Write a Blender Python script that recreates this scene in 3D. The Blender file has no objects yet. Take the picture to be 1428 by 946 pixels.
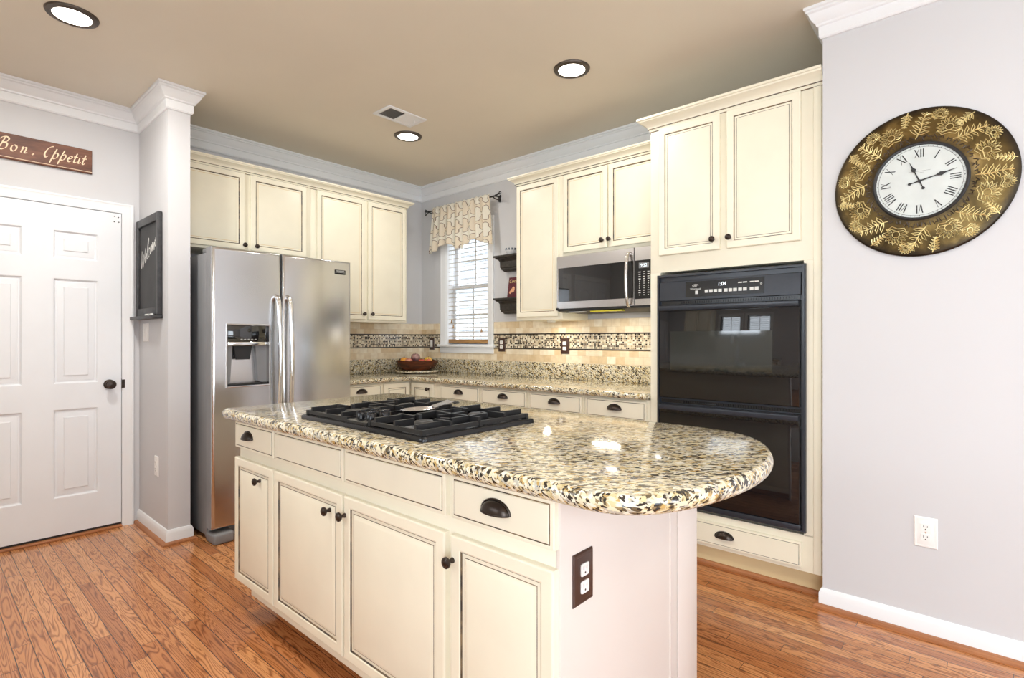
import bpy, bmesh, math, random
from mathutils import Vector, Matrix
random.seed(7)
PI = math.pi
SC = bpy.context.scene
COL = SC.collection

# ------------------------------------------------------------------ camera, world, exposure
cam_d = bpy.data.cameras.new('camera'); cam = bpy.data.objects.new('camera', cam_d); COL.objects.link(cam)
cam_d.sensor_width = 36.0; cam_d.lens = 743.0 / 1428.0 * 36.0; cam_d.clip_start = 0.05
cam.location = (4.234, -3.41, 1.225); cam.rotation_euler = (PI / 2, 0, math.radians(41.53))
SC.camera = cam
SC.view_settings.view_transform = 'Standard'; SC.view_settings.look = 'None'
SC.view_settings.gamma = 1.0; SC.view_settings.use_curve_mapping = False
SC.view_settings.exposure = 0.0
WORLD_STRENGTH = 9.0
CAN_POWER = 6.5
world = bpy.data.worlds.new('sky'); SC.world = world; world.use_nodes = True
bgn = world.node_tree.nodes['Background']; bgn.inputs[0].default_value = (0.83, 0.915, 1.0, 1); bgn.inputs[1].default_value = WORLD_STRENGTH


def portal(name, loc, rot, sx, sy):
    l = bpy.data.lights.new(name, 'AREA'); l.shape = 'RECTANGLE'; l.size = sx; l.size_y = sy
    l.cycles.is_portal = True
    o = bpy.data.objects.new(name, l); COL.objects.link(o); o.location = loc; o.rotation_euler = rot


# windows of the room: back (over the counter), two sink windows in the front wall, plus an unseen bay and patio door added for daylight
H = 2.735
portal('window_portal', (0.655, 0.10, 1.72), (-PI / 2, 0, 0), 0.57, 1.08)
portal('window_portal', (2.38, -4.56, 1.75), (PI / 2, 0, 0), 1.4, 1.0)
portal('window_portal', (5.6, -4.56, 1.25), (PI / 2, 0, 0), 2.4, 2.1)
portal('window_portal', (7.66, -2.40, 1.50), (0, PI / 2, 0), 1.4, 1.8)


# ------------------------------------------------------------------ node helpers and materials
def srgb(r, g, b):
    f = lambda c: (c / 255 / 12.92) if c / 255 <= 0.04045 else ((c / 255 + 0.055) / 1.055) ** 2.4
    return (f(r), f(g), f(b), 1)


def base_mat(name, col, rough=0.5, metal=0.0, spec=0.5, coat=0.0, ior=None):
    m = bpy.data.materials.new(name); m.use_nodes = True
    b = m.node_tree.nodes['Principled BSDF']
    b.inputs['Base Color'].default_value = col if len(col) == 4 else (*col, 1)
    b.inputs['Roughness'].default_value = rough; b.inputs['Metallic'].default_value = metal
    b.inputs['Specular IOR Level'].default_value = spec
    b.inputs['Coat Weight'].default_value = coat; b.inputs['Coat Roughness'].default_value = 0.05
    if ior: b.inputs['IOR'].default_value = ior
    return m


class N:
    def __init__(s, m): s.t = m.node_tree; s.b = s.t.nodes['Principled BSDF']
    def n(s, typ, **kw):
        nd = s.t.nodes.new(typ)
        for k, v in kw.items():
            if k.startswith('i_'):
                key = k[2:]; key = int(key) if key.isdigit() else key.replace('_', ' ')
                nd.inputs[key].default_value = v
            else: setattr(nd, k, v)
        return nd
    def l(s, a, b): s.t.links.new(a, b)
    def math(s, op, a, b=None, c=None):
        nd = s.n('ShaderNodeMath', operation=op)
        for i, v in enumerate((a, b, c)):
            if v is None: continue
            if isinstance(v, (int, float)): nd.inputs[i].default_value = v
            else: s.l(v, nd.inputs[i])
        return nd.outputs[0]
    def co(s): return s.n('ShaderNodeTexCoord').outputs['Object']
    def sep(s, v):
        nd = s.n('ShaderNodeSeparateXYZ'); s.l(v, nd.inputs[0]); return nd.outputs
    def comb(s, x, y, z):
        nd = s.n('ShaderNodeCombineXYZ')
        for i, v in enumerate((x, y, z)):
            if isinstance(v, (int, float)): nd.inputs[i].default_value = v
            else: s.l(v, nd.inputs[i])
        return nd.outputs[0]
    def scale(s, v, k):
        nd = s.n('ShaderNodeVectorMath', operation='MULTIPLY'); s.l(v, nd.inputs[0]); nd.inputs[1].default_value = k; return nd.outputs[0]
    def add(s, a, b):
        nd = s.n('ShaderNodeVectorMath', operation='ADD'); s.l(a, nd.inputs[0]); s.l(b, nd.inputs[1]); return nd.outputs[0]
    def noise(s, v, sc, det=3, rough=0.5, dist=0.0, out='Fac'):
        nd = s.n('ShaderNodeTexNoise'); nd.inputs['Scale'].default_value = sc; nd.inputs['Detail'].default_value = det
        nd.inputs['Roughness'].default_value = rough; nd.inputs['Distortion'].default_value = dist
        if v is not None: s.l(v, nd.inputs['Vector'])
        return nd.outputs[out]
    def white(s, v):
        nd = s.n('ShaderNodeTexWhiteNoise', noise_dimensions='3D'); s.l(v, nd.inputs['Vector']); return nd.outputs['Value']
    def ramp(s, fac, stops, interp='LINEAR'):
        nd = s.n('ShaderNodeValToRGB'); r = nd.color_ramp; r.interpolation = interp
        while len(r.elements) < len(stops): r.elements.new(0.5)
        for e, (p, c) in zip(r.elements, stops): e.position = p; e.color = c if len(c) == 4 else (*c, 1)
        s.l(fac, nd.inputs[0]); return nd.outputs[0]
    def mix(s, fac, a, b, blend='MIX'):
        nd = s.n('ShaderNodeMix', data_type='RGBA', blend_type=blend)
        for i, v in ((0, fac), (6, a), (7, b)):
            if isinstance(v, (int, float)): nd.inputs[i].default_value = v
            elif isinstance(v, tuple): nd.inputs[i].default_value = v if len(v) == 4 else (*v, 1)
            else: s.l(v, nd.inputs[i])
        return nd.outputs[2]
    def bump(s, h, st=0.2, d=0.002):
        nd = s.n('ShaderNodeBump'); nd.inputs['Strength'].default_value = st; nd.inputs['Distance'].default_value = d
        s.l(h, nd.inputs['Height']); s.l(nd.outputs[0], s.b.inputs['Normal'])
    def col(s, c): s.l(c, s.b.inputs['Base Color'])


def paint(name, col, rough=0.55, var=0.03, sc=3.0, bump=0.0):
    m = base_mat(name, col, rough); k = N(m); v = k.co()
    f = k.noise(v, sc, 3)
    c0 = tuple(max(0, x * (1 - var)) for x in col[:3]); c1 = tuple(min(1, x * (1 + var)) for x in col[:3])
    k.col(k.ramp(f, [(0.3, c0), (0.7, c1)]))
    if bump: k.bump(k.noise(v, 220, 2), bump, 0.001)
    return m


M = {}
M['wall'] = paint('grey_wall_paint', srgb(209, 209, 211), 0.6, 0.012, 2, 0.06)
M['ceil'] = paint('tan_ceiling_paint', srgb(228, 220, 203), 0.65, 0.02, 2, 0.06)
M['trim'] = paint('white_trim_paint', srgb(239, 241, 243), 0.35, 0.01)
M['doorw'] = paint('white_door_paint', srgb(237, 240, 244), 0.38, 0.015, 5)
M['cream'] = paint('cream_cabinet_paint', srgb(241, 235, 214), 0.38, 0.025, 6)
M['creamdk'] = paint('cream_edge_paint', srgb(226, 205, 160), 0.4, 0.03, 6)
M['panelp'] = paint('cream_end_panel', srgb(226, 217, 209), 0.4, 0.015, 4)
M['bronze'] = paint('oil_rubbed_bronze', srgb(66, 57, 52), 0.28, 0.15, 40)
M['bronze'].node_tree.nodes['Principled BSDF'].inputs['Metallic'].default_value = 0.75
M['black'] = paint('black_enamel', srgb(20, 20, 22), 0.24, 0.1, 30)
M['blackmat'] = paint('black_matte', srgb(24, 24, 25), 0.5, 0.1, 30)
M['iron'] = paint('cast_iron', srgb(30, 30, 31), 0.40, 0.2, 80, 0.15)
M['ovenblk'] = paint('oven_black_enamel', srgb(46, 50, 58), 0.25, 0.06, 20)
M['ovenglass'] = base_mat('oven_black_glass', (0.008, 0.008, 0.009), 0.03, ior=1.62)
M['inglass'] = base_mat('oven_inner_window', (0.012, 0.015, 0.013), 0.05, ior=1.95)
M['mwglass'] = base_mat('microwave_glass', (0.006, 0.006, 0.006), 0.03, ior=1.8)
M['panelblk'] = base_mat('control_panel_black', (0.012, 0.012, 0.013), 0.2)
M['chrome'] = base_mat('polished_chrome', (0.75, 0.75, 0.76), 0.12, 1.0)
M['glyph'] = base_mat('pale_print', srgb(214, 214, 210), 0.5)
M['greyp'] = paint('grey_case_paint', srgb(128, 129, 131), 0.4, 0.04, 10)
M['whitep'] = base_mat('white_plastic', srgb(244, 243, 240), 0.3)
M['brownp'] = paint('brown_plate', srgb(70, 48, 40), 0.3, 0.1, 20)
M['slot'] = base_mat('outlet_slot_dark', (0.02, 0.02, 0.02), 0.6)
M['gun'] = paint('gunmetal_ring', srgb(84, 74, 66), 0.35, 0.08, 20)
M['gun'].node_tree.nodes['Principled BSDF'].inputs['Metallic'].default_value = 0.6
M['blind'] = paint('white_blind_slat', srgb(198, 188, 174), 0.45, 0.02, 8)  # white slats with their shadow put into a darker tint
M['grout'] = base_mat('dark_liner_tile', srgb(42, 33, 30), 0.3)
M['chalk'] = base_mat('white_chalk', srgb(232, 232, 228), 0.9)
M['slate'] = paint('chalkboard_slate', srgb(62, 62, 63), 0.7, 0.2, 6)
M['cordm'] = base_mat('blind_cord', srgb(225, 220, 208), 0.7)
M['yellow'] = base_mat('yellow_lens', srgb(214, 204, 60), 0.4)
M['ivory'] = paint('sign_lettering', srgb(246, 222, 190), 0.6, 0.03, 20)


def make_glaze():
    m = base_mat('brown_glaze', srgb(70, 55, 40), 0.5); k = N(m); v = k.co()
    k.col(k.ramp(k.noise(v, 22, 4), [(0.38, srgb(48, 38, 30)), (0.60, srgb(130, 108, 78))])); M['glaze'] = m


def make_steel(name, col, rough, vert=True):
    m = base_mat(name, col, rough, 1.0); k = N(m); v = k.co()
    big = k.noise(v, 2.2, 2)
    k.col(k.ramp(big, [(0.3, tuple(c * 0.94 for c in col[:3])), (0.7, tuple(min(1, c * 1.05) for c in col[:3]))]))
    return m


def make_granite():
    m = base_mat('speckled_granite', (0.6, 0.5, 0.4), 0.09, coat=0.3); k = N(m); v = k.co()
    x, y, z = k.sep(v)
    dg = k.math('MULTIPLY', k.math('ADD', x, y), 0.707 * 0.58)
    dw = k.math('MULTIPLY', k.math('ADD', k.math('SUBTRACT', x, y), k.math('MULTIPLY', z, 0.8)), 0.707 * 1.25)
    v = k.comb(dg, dw, z)
    w = k.noise(v, 60, 3, out='Color')
    vv = k.add(v, k.scale(w, (0.018, 0.018, 0.018)))
    vo = k.n('ShaderNodeTexVoronoi'); vo.inputs['Scale'].default_value = 118; k.l(vv, vo.inputs['Vector'])
    r = k.sep(vo.outputs['Color'])
    big = k.noise(v, 15, 4)
    f = k.math('ADD', r[0], k.math('MULTIPLY', k.math('SUBTRACT', big, 0.5), 0.75))
    c = k.ramp(f, [(0.0, srgb(46, 42, 38)), (0.10, srgb(96, 84, 62)), (0.18, srgb(186, 154, 92)), (0.25, srgb(208, 192, 148)),
                   (0.40, srgb(224, 214, 184)), (0.66, srgb(234, 228, 210)), (0.86, srgb(188, 184, 170))], 'CONSTANT')
    vo2 = k.n('ShaderNodeTexVoronoi'); vo2.inputs['Scale'].default_value = 210; k.l(vv, vo2.inputs['Vector'])
    r2 = k.sep(vo2.outputs['Color'])
    spk = k.math('LESS_THAN', r2[1], 0.15)
    c = k.mix(spk, c, srgb(52, 45, 40))
    spk2 = k.math('GREATER_THAN', r2[2], 0.86)
    c = k.mix(k.math('MULTIPLY', spk2, 0.5), c, srgb(176, 150, 104))
    k.col(c); M['granite'] = m


def make_floor():
    m = base_mat('oak_strip_floor', (0.5, 0.25, 0.1), 0.22, coat=0.25); k = N(m); v = k.co(); x, y, z = k.sep(v)
    W = 0.0572
    yr = k.math('DIVIDE', y, W); row = k.math('FLOOR', yr); fy = k.math('FRACT', yr)
    off = k.white(k.comb(row, 3.3, 1.7))
    ln = k.math('MULTIPLY_ADD', k.white(k.comb(row, 9.1, 4.4)), 0.5, 0.62)
    xr = k.math('ADD', k.math('DIVIDE', x, ln), k.math('MULTIPLY', off, 17.0)); pl = k.math('FLOOR', xr); fx = k.math('FRACT', xr)
    pid = k.comb(pl, row, 0.5)
    h1 = k.white(pid); h2 = k.white(k.comb(row, pl, 7.7))
    base = k.ramp(h1, [(0.0, srgb(182, 116, 68)), (0.3, srgb(196, 129, 78)), (0.6, srgb(208, 143, 90)), (0.85, srgb(220, 158, 104)), (1.0, srgb(188, 120, 70))])
    # cathedral grain: distorted bands, stretched along the board, shifted per plank
    p = k.add(k.comb(k.math('MULTIPLY', x, 1.3), k.math('MULTIPLY', y, 17.0), 0.0), k.comb(k.math('MULTIPLY', h1, 37.0), k.math('MULTIPLY', h2, 23.0), h1))
    ns = k.noise(p, 1.0, 2, 0.5, 0.4)
    bands = k.math('FRACT', k.math('MULTIPLY', ns, 19.0))
    tri = k.math('ABSOLUTE', k.math('SUBTRACT', bands, 0.5))
    g = k.ramp(tri, [(0.0, (0.30, 0.22, 0.17)), (0.12, (0.62, 0.52, 0.46)), (0.30, (1, 1, 1))])
    fine = k.noise(k.comb(k.math('MULTIPLY', x, 9.0), k.math('MULTIPLY', y, 260.0), h1), 1.0, 2)
    fr = k.ramp(fine, [(0.32, (0.82, 0.78, 0.74)), (0.55, (1.03, 1.02, 1.0))])
    c = k.mix(0.85, base, g, 'MULTIPLY'); c = k.mix(0.7, c, fr, 'MULTIPLY')
    e1 = k.math('LESS_THAN', fy, 0.05); e2 = k.math('LESS_THAN', k.math('MULTIPLY', fx, ln), 0.002)
    gap = k.math('MAXIMUM', e1, e2)
    c = k.mix(k.math('MULTIPLY', gap, 0.92), c, srgb(50, 26, 18))
    k.col(c)
    k.bump(k.math('SUBTRACT', 1.0, gap), 0.25, 0.001); M['floor'] = m


def make_wood(name, c0, c1, sc=(3, 40, 40), rough=0.4):
    m = base_mat(name, c0, rough); k = N(m); v = k.co()
    f = k.noise(k.scale(v, sc), 1.0, 4, 0.6, 0.6)
    k.col(k.ramp(f, [(0.3, c0), (0.7, c1)])); return m


def make_tile():
    m = base_mat('travertine_tile', (0.7, 0.6, 0.45), 0.42); k = N(m); v = k.co(); x, y, z = k.sep(v)
    u = k.math('ADD', x, y)
    TW, TH = 0.074, 0.0555
    zr = k.math('DIVIDE', k.math('SUBTRACT', z, 1.2615), TH); row = k.math('FLOOR', zr); fz = k.math('FRACT', zr)
    ur = k.math('ADD', k.math('DIVIDE', u, TW), k.math('MULTIPLY', row, 0.5)); cl = k.math('FLOOR', ur); fu = k.math('FRACT', ur)
    h = k.white(k.comb(cl, row, 2.2))
    c = k.ramp(h, [(0.0, srgb(220, 196, 158)), (0.2, srgb(232, 214, 184)), (0.6, srgb(241, 228, 204)), (0.9, srgb(245, 235, 215)), (1.0, srgb(226, 202, 164))])
    cloud = k.noise(v, 26, 4)
    c = k.mix(0.5, c, k.ramp(cloud, [(0.3, (0.8, 0.72, 0.6)), (0.65, (1.05, 1.04, 1.0))]), 'MULTIPLY')
    g = k.math('MAXIMUM', k.math('LESS_THAN', fz, 0.035), k.math('LESS_THAN', fu, 0.02))
    c = k.mix(k.math('MULTIPLY', g, 0.6), c, srgb(196, 178, 146)); k.col(c); M['tile'] = m


def make_mosaic():
    m = base_mat('glass_mosaic', (0.5, 0.5, 0.5), 0.2); k = N(m); v = k.co(); x, y, z = k.sep(v)
    T = 0.01395
    ur = k.math('DIVIDE', k.math('ADD', x, y), T); zr = k.math('DIVIDE', k.math('SUBTRACT', z, 1.1505), T)
    h = k.white(k.comb(k.math('FLOOR', ur), k.math('FLOOR', zr), 5.5))
    c = k.ramp(h, [(0.0, srgb(44, 34, 30)), (0.22, srgb(104, 84, 66)), (0.36, srgb(150, 138, 122)), (0.48, srgb(214, 200, 172)), (0.74, srgb(236, 228, 208)), (0.9, srgb(180, 160, 128))], 'CONSTANT')
    g = k.math('MAXIMUM', k.math('LESS_THAN', k.math('FRACT', ur), 0.14), k.math('LESS_THAN', k.math('FRACT', zr), 0.14))
    k.col(k.mix(g, c, srgb(226, 215, 192))); M['mosaic'] = m


def make_fabric():
    m = base_mat('trellis_valance_fabric', (0.8, 0.7, 0.55), 0.9); k = N(m); v = k.co(); x, y, z = k.sep(v)
    kx = k.math('COSINE', k.math('MULTIPLY', x, 2 * PI / 0.105)); kz = k.math('MULTIPLY', z, 2 * PI / 0.150)
    cz = k.math('ADD', k.math('COSINE', kz), k.math('MULTIPLY', k.math('COSINE', k.math('MULTIPLY', kz, 3.0)), 0.42))
    f = k.math('ADD', kx, cz)
    ln = k.math('LESS_THAN', k.math('ABSOLUTE', f), 0.17)
    inn = k.math('GREATER_THAN', f, 0.0)
    c = k.mix(inn, srgb(250, 246, 234), srgb(246, 236, 218)); c = k.mix(ln, c, srgb(140, 116, 100))
    k.col(c)
    tr = k.n('ShaderNodeBsdfTranslucent'); k.l(c, tr.inputs[0])
    mx = k.n('ShaderNodeMixShader'); mx.inputs[0].default_value = 0.4
    out = [n for n in k.t.nodes if n.type == 'OUTPUT_MATERIAL'][0]
    k.l(k.b.outputs[0], mx.inputs[1]); k.l(tr.outputs[0], mx.inputs[2]); k.l(mx.outputs[0], out.inputs[0]); M['fabric'] = m


def make_glass():
    m = bpy.data.materials.new('window_glass'); m.use_nodes = True; t = m.node_tree; t.nodes.clear()
    o = t.nodes.new('ShaderNodeOutputMaterial'); a = t.nodes.new('ShaderNodeBsdfTransparent'); g = t.nodes.new('ShaderNodeBsdfGlossy')
    g.inputs['Roughness'].default_value = 0.02; lw = t.nodes.new('ShaderNodeLayerWeight'); lw.inputs[0].default_value = 0.5; pw = t.nodes.new('ShaderNodeMath'); pw.operation = 'POWER'; pw.inputs[1].default_value = 4.0; t.links.new(lw.outputs['Facing'], pw.inputs[0]); fr = t.nodes.new('ShaderNodeMath'); fr.operation = 'MULTIPLY_ADD'; fr.inputs[1].default_value = 0.8; fr.inputs[2].default_value = 0.04; t.links.new(pw.outputs[0], fr.inputs[0]); mx = t.nodes.new('ShaderNodeMixShader')
    t.links.new(fr.outputs[0], mx.inputs[0]); t.links.new(a.outputs[0], mx.inputs[1]); t.links.new(g.outputs[0], mx.inputs[2]); t.links.new(mx.outputs[0], o.inputs[0])
    M['glass'] = m


def make_emit(name, col, st):
    m = base_mat(name, col, 0.5); b = m.node_tree.nodes['Principled BSDF']
    b.inputs['Emission Color'].default_value = (*col[:3], 1); b.inputs['Emission Strength'].default_value = st; return m


def make_clockmetal():
    m = base_mat('aged_brass_plate', (0.2, 0.13, 0.04), 0.38, 0.85); k = N(m); v = k.co(); x, y, z = k.sep(v)
    f = k.noise(v, 9, 4, 0.6, 0.8)
    c = k.ramp(f, [(0.3, srgb(58, 46, 24)), (0.48, srgb(94, 76, 42)), (0.62, srgb(128, 106, 62)), (0.76, srgb(186, 160, 112))])
    r = k.math('SQRT', k.math('ADD', k.math('POWER', x, 2.0), k.math('POWER', z, 2.0)))
    e = k.ramp(r, [(0.150, (1, 1, 1)), (0.185, (0, 0, 0)), (0.272, (0, 0, 0)), (0.297, (1, 1, 1))])
    c = k.mix(k.math('MULTIPLY', e, 0.85), c, srgb(44, 40, 36)); k.col(c)
    k.bump(k.noise(v, 60, 3), 0.25, 0.002); M['clock'] = m


def make_signwood():
    m = base_mat('weathered_sign_wood', (0.2, 0.1, 0.05), 0.55); k = N(m); v = k.co()
    f = k.noise(k.scale(v, (4, 10, 22)), 1.0, 5, 0.65, 0.6)
    c = k.ramp(f, [(0.25, srgb(66, 38, 28)), (0.45, srgb(104, 64, 46)), (0.6, srgb(126, 80, 58)), (0.75, srgb(98, 84, 64))]); k.col(c); M['signwood'] = m


def make_china():
    m = base_mat('blue_white_china', (0.8, 0.8, 0.8), 0.2); k = N(m); v = k.co(); x, y, z = k.sep(v)
    a = k.math('ARCTAN2', y, x); p = k.math('SINE', k.math('MULTIPLY', a, 14.0))
    band = k.math('MULTIPLY', k.math('GREATER_THAN', z, 0.035), k.math('GREATER_THAN', p, 0.1))
    k.col(k.mix(band, srgb(232, 234, 236), srgb(84, 98, 118))); M['china'] = m


make_glaze(); make_granite(); make_floor(); make_tile(); make_mosaic(); make_fabric(); make_glass(); make_clockmetal(); make_signwood(); make_china()
M['steel'] = make_steel('brushed_steel', (0.60, 0.60, 0.605), 0.21)
M['steelh'] = make_steel('brushed_steel_flat', (0.64, 0.62, 0.61), 0.25, False)
M['shoe'] = make_wood('oak_shoe_moulding', srgb(150, 92, 54), srgb(186, 124, 78))
M['kick'] = make_wood('oak_toe_board', srgb(176, 104, 60), srgb(222, 152, 100), (2.2, 30, 30), 0.3)
M['railwood'] = make_wood('wood_blind_rail', srgb(140, 100, 60), srgb(186, 144, 92))
M['bowlwood'] = make_wood('acacia_bowl_wood', srgb(40, 22, 17), srgb(116, 58, 32), (6, 6, 46), 0.25)
M['shelfblk'] = make_wood('black_distressed_shelf', srgb(26, 24, 24), srgb(62, 56, 52), (30, 30, 30), 0.4)
M['frameblk'] = make_wood('black_board_frame', srgb(34, 34, 36), srgb(58, 58, 60), (30, 30, 30), 0.45)
M['siding'] = paint('pale_siding', srgb(128, 130, 132), 0.7, 0.02)
M['lens'] = make_emit('lamp_lens', (1.0, 0.95, 0.86, 1), 9.0)
M['lcd'] = make_emit('display_digits', (0.85, 0.95, 1.0, 1), 0.9)
M['gold'] = paint('gold_highlight', srgb(222, 204, 146), 0.35, 0.2, 30); M['gold'].node_tree.nodes['Principled BSDF'].inputs['Metallic'].default_value = 0.7
M['dial'] = paint('clock_dial_paper', srgb(208, 214, 211), 0.5, 0.06, 14)
M['ink'] = base_mat('black_ink', (0.015, 0.015, 0.016), 0.5)
M['maroon'] = paint('maroon_cover', srgb(92, 28, 44), 0.4, 0.1, 20)
M['food'] = paint('cover_picture', srgb(232, 170, 130), 0.5, 0.25, 90)


# ------------------------------------------------------------------ mesh builder
def catmull(pts, n=6):
    P = [Vector(p) for p in pts]; P = [2 * P[0] - P[1]] + P + [2 * P[-1] - P[-2]]; out = []
    for i in range(1, len(P) - 2):
        a, b, c, d = P[i - 1:i + 3]
        for j in range(n):
            t = j / n
            out.append(0.5 * ((2 * b) + (c - a) * t + (2 * a - 5 * b + 4 * c - d) * t * t + (3 * b - a - 3 * c + d) * t ** 3))
    out.append(P[-2]); return out


class MB:
    def __init__(s): s.bm = bmesh.new()
    def face(s, vs, m=0):
        try: f = s.bm.faces.new(vs); f.material_index = m; return f
        except ValueError: return None
    def v(s, *c): return s.bm.verts.new(c)
    def box(s, x0, x1, y0, y1, z0, z1, m=0, b=0, seg=2):
        t = bmesh.new(); bmesh.ops.create_cube(t, size=1)
        for v in t.verts: v.co = Vector(((x0 + x1) / 2 + v.co.x * (x1 - x0), (y0 + y1) / 2 + v.co.y * (y1 - y0), (z0 + z1) / 2 + v.co.z * (z1 - z0)))
        if b > 0: bmesh.ops.bevel(t, geom=list(t.edges), offset=b, segments=seg, profile=0.5, affect='EDGES')
        for f in t.faces: f.material_index = m
        s.merge(t); return s
    def merge(s, t, mtx=None):
        vm = {}
        for v in t.verts: vm[v] = s.bm.verts.new(mtx @ v.co if mtx else v.co)
        for f in t.faces:
            try: nf = s.bm.faces.new([vm[v] for v in f.verts]); nf.material_index = f.material_index
            except ValueError: pass
        t.free()
    def lathe(s, prof, c=(0, 0, 0), ax='z', n=24, m=0, sx=1, sy=1, closed=False):
        cx, cy, cz = c; R = []
        for r, h in prof:
            ring = []
            for i in range(n if r > 1e-6 else 1):
                a = 2 * PI * i / n; p, q = r * math.cos(a) * sx, r * math.sin(a) * sy
                if ax == 'z': co = (cx + p, cy + q, cz + h)
                elif ax == 'y': co = (cx + p, cy - h, cz + q)
                else: co = (cx + h, cy + p, cz + q)
                ring.append(s.bm.verts.new(co))
            R.append(ring)
        for a, b in list(zip(R, R[1:])) + ([(R[-1], R[0])] if closed else []):
            for i in range(n):
                j = (i + 1) % n
                if len(a) == 1 and len(b) == 1: break
                if len(a) == 1: s.face((a[0], b[i], b[j]), m)
                elif len(b) == 1: s.face((a[i], a[j], b[0]), m)
                else: s.face((a[i], a[j], b[j], b[i]), m)
        for ring in (R[0], R[-1]):
            if len(ring) > 2 and not closed: s.face(ring, m)
        return s
    def tube(s, pts, r, n=8, m=0, flat=None, closed=False):
        P = [Vector(p) for p in pts]; rr = r if isinstance(r, (list, tuple)) else [r] * len(P); R = []; up = None
        for i, p in enumerate(P):
            if closed: d = P[(i + 1) % len(P)] - P[i - 1]
            else: d = P[min(i + 1, len(P) - 1)] - P[max(i - 1, 0)]
            d = d.normalized() if d.length > 1e-9 else Vector((0, 0, 1))
            if flat: u = Vector(flat); w = d.cross(u).normalized(); fl = 0.3
            else:
                if up is None: up = Vector((0, 0, 1)) if abs(d.z) < 0.9 else Vector((1, 0, 0))
                w = d.cross(up); w = w.normalized() if w.length > 1e-6 else d.orthogonal().normalized(); u = w.cross(d).normalized(); up = u; fl = 1
            R.append([s.bm.verts.new(p + w * (rr[i] * math.cos(2 * PI * k / n)) + u * (rr[i] * fl * math.sin(2 * PI * k / n))) for k in range(n)])
        pairs = list(zip(R, R[1:])) + ([(R[-1], R[0])] if closed else [])
        for a, b in pairs:
            for i in range(n): s.face((a[i], a[(i + 1) % n], b[(i + 1) % n], b[i]), m)
        if not closed: s.face(R[0], m); s.face(R[-1], m)
        return s
    def prism(s, poly, h0, h1, ax='z', m=0):
        def mk(p, h): return {'z': (p[0], p[1], h), 'y': (p[0], h, p[1]), 'x': (h, p[0], p[1])}[ax]
        a = [s.bm.verts.new(mk(p, h0)) for p in poly]; b = [s.bm.verts.new(mk(p, h1)) for p in poly]; k = len(poly)
        s.face(a, m); s.face(b, m)
        for i in range(k): s.face((a[i], a[(i + 1) % k], b[(i + 1) % k], b[i]), m)
        return s
    def rings(s, x0, x1, z0, z1, y, rs, mats={}, fill=True, back=True):
        R = []
        for ins, d in rs:
            R.append([s.bm.verts.new(c) for c in ((x0 + ins, y - d, z0 + ins), (x1 - ins, y - d, z0 + ins), (x1 - ins, y - d, z1 - ins), (x0 + ins, y - d, z1 - ins))])
        for i, (a, b) in enumerate(zip(R, R[1:])):
            for j in range(4): s.face((a[j], a[(j + 1) % 4], b[(j + 1) % 4], b[j]), mats.get(i, 0))
        if fill: s.face(R[-1], mats.get('fill', 0))
        if back: s.face(R[0], 0)
        return s
    def grid(s, xs, zs, y, holes=(), m=0):
        V = {(i, j): s.bm.verts.new((x, y, z)) for i, x in enumerate(xs) for j, z in enumerate(zs)}
        for i in range(len(xs) - 1):
            for j in range(len(zs) - 1):
                if (i, j) in holes: continue
                s.face((V[i, j], V[i + 1, j], V[i + 1, j + 1], V[i, j + 1]), m)
        return s
    def sweep(s, prof, path, m=0, closed=False):
        P = [Vector((p[0], p[1])) for p in path]; R = []; n = len(P)
        for i, p in enumerate(P):
            def nrm(a, b): d = (b - a).normalized(); return Vector((d.y, -d.x))
            if closed: n0, n1 = nrm(P[i - 1], p), nrm(p, P[(i + 1) % n])
            else:
                n0 = nrm(P[i - 1], p) if i > 0 else nrm(p, P[i + 1]); n1 = nrm(p, P[i + 1]) if i < n - 1 else n0
            mt = (n0 + n1); mt = mt / max(0.2, mt.dot(n0))
            R.append([s.bm.verts.new((p.x + mt.x * q, p.y + mt.y * q, z)) for q, z in prof])
        k = len(prof)
        for a, b in list(zip(R, R[1:])) + ([(R[-1], R[0])] if closed else []):
            for j in range(k): s.face((a[j], a[(j + 1) % k], b[(j + 1) % k], b[j]), m)
        if not closed: s.face(R[0], m); s.face(R[-1], m)
        return s
    def ball(s, c, r, m=0, u=16, v=10):
        rx, ry, rz = r if isinstance(r, (tuple, list)) else (r, r, r)
        prof = [(math.sin(PI * i / v), -math.cos(PI * i / v)) for i in range(v + 1)]
        t = MB(); t.lathe([(max(0, p) if 0 < i < v else 0, h) for i, (p, h) in enumerate(prof)], n=u, m=m)
        s.merge(t.bm, Matrix.Translation(c) @ Matrix.Diagonal((rx, ry, rz, 1))); return s
    def build(s, name, mats, parent=None, smooth=35, loc=None, rz=0):
        bmesh.ops.recalc_face_normals(s.bm, faces=list(s.bm.faces))
        me = bpy.data.meshes.new(name); s.bm.to_mesh(me); s.bm.free()
        for mt in (mats if isinstance(mats, (list, tuple)) else [mats]): me.materials.append(M[mt] if isinstance(mt, str) else mt)
        for p in me.polygons: p.use_smooth = True
        me.set_sharp_from_angle(angle=math.radians(smooth))
        o = bpy.data.objects.new(name, me); COL.objects.link(o)
        if parent is not None: o.parent = parent
        if loc is not None: o.location = loc
        if rz: o.rotation_euler = (0, 0, rz)
        return o


def tag(o, label, cat, group=None, kind=None):
    o['label'] = label; o['category'] = cat
    if group: o['group'] = group
    if kind: o['kind'] = kind
    return o


def thing(name, label, cat, loc=(0, 0, 0), rz=0, group=None):
    o = bpy.data.objects.new(name, None); COL.objects.link(o); o.empty_display_size = 0.1
    o.location = loc; o.rotation_euler = (0, 0, rz); return tag(o, label, cat, group)


def struct(o, label=None, cat=None):
    o['kind'] = 'structure'
    if label: o['label'] = label
    if cat: o['category'] = cat
    return o


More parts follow.
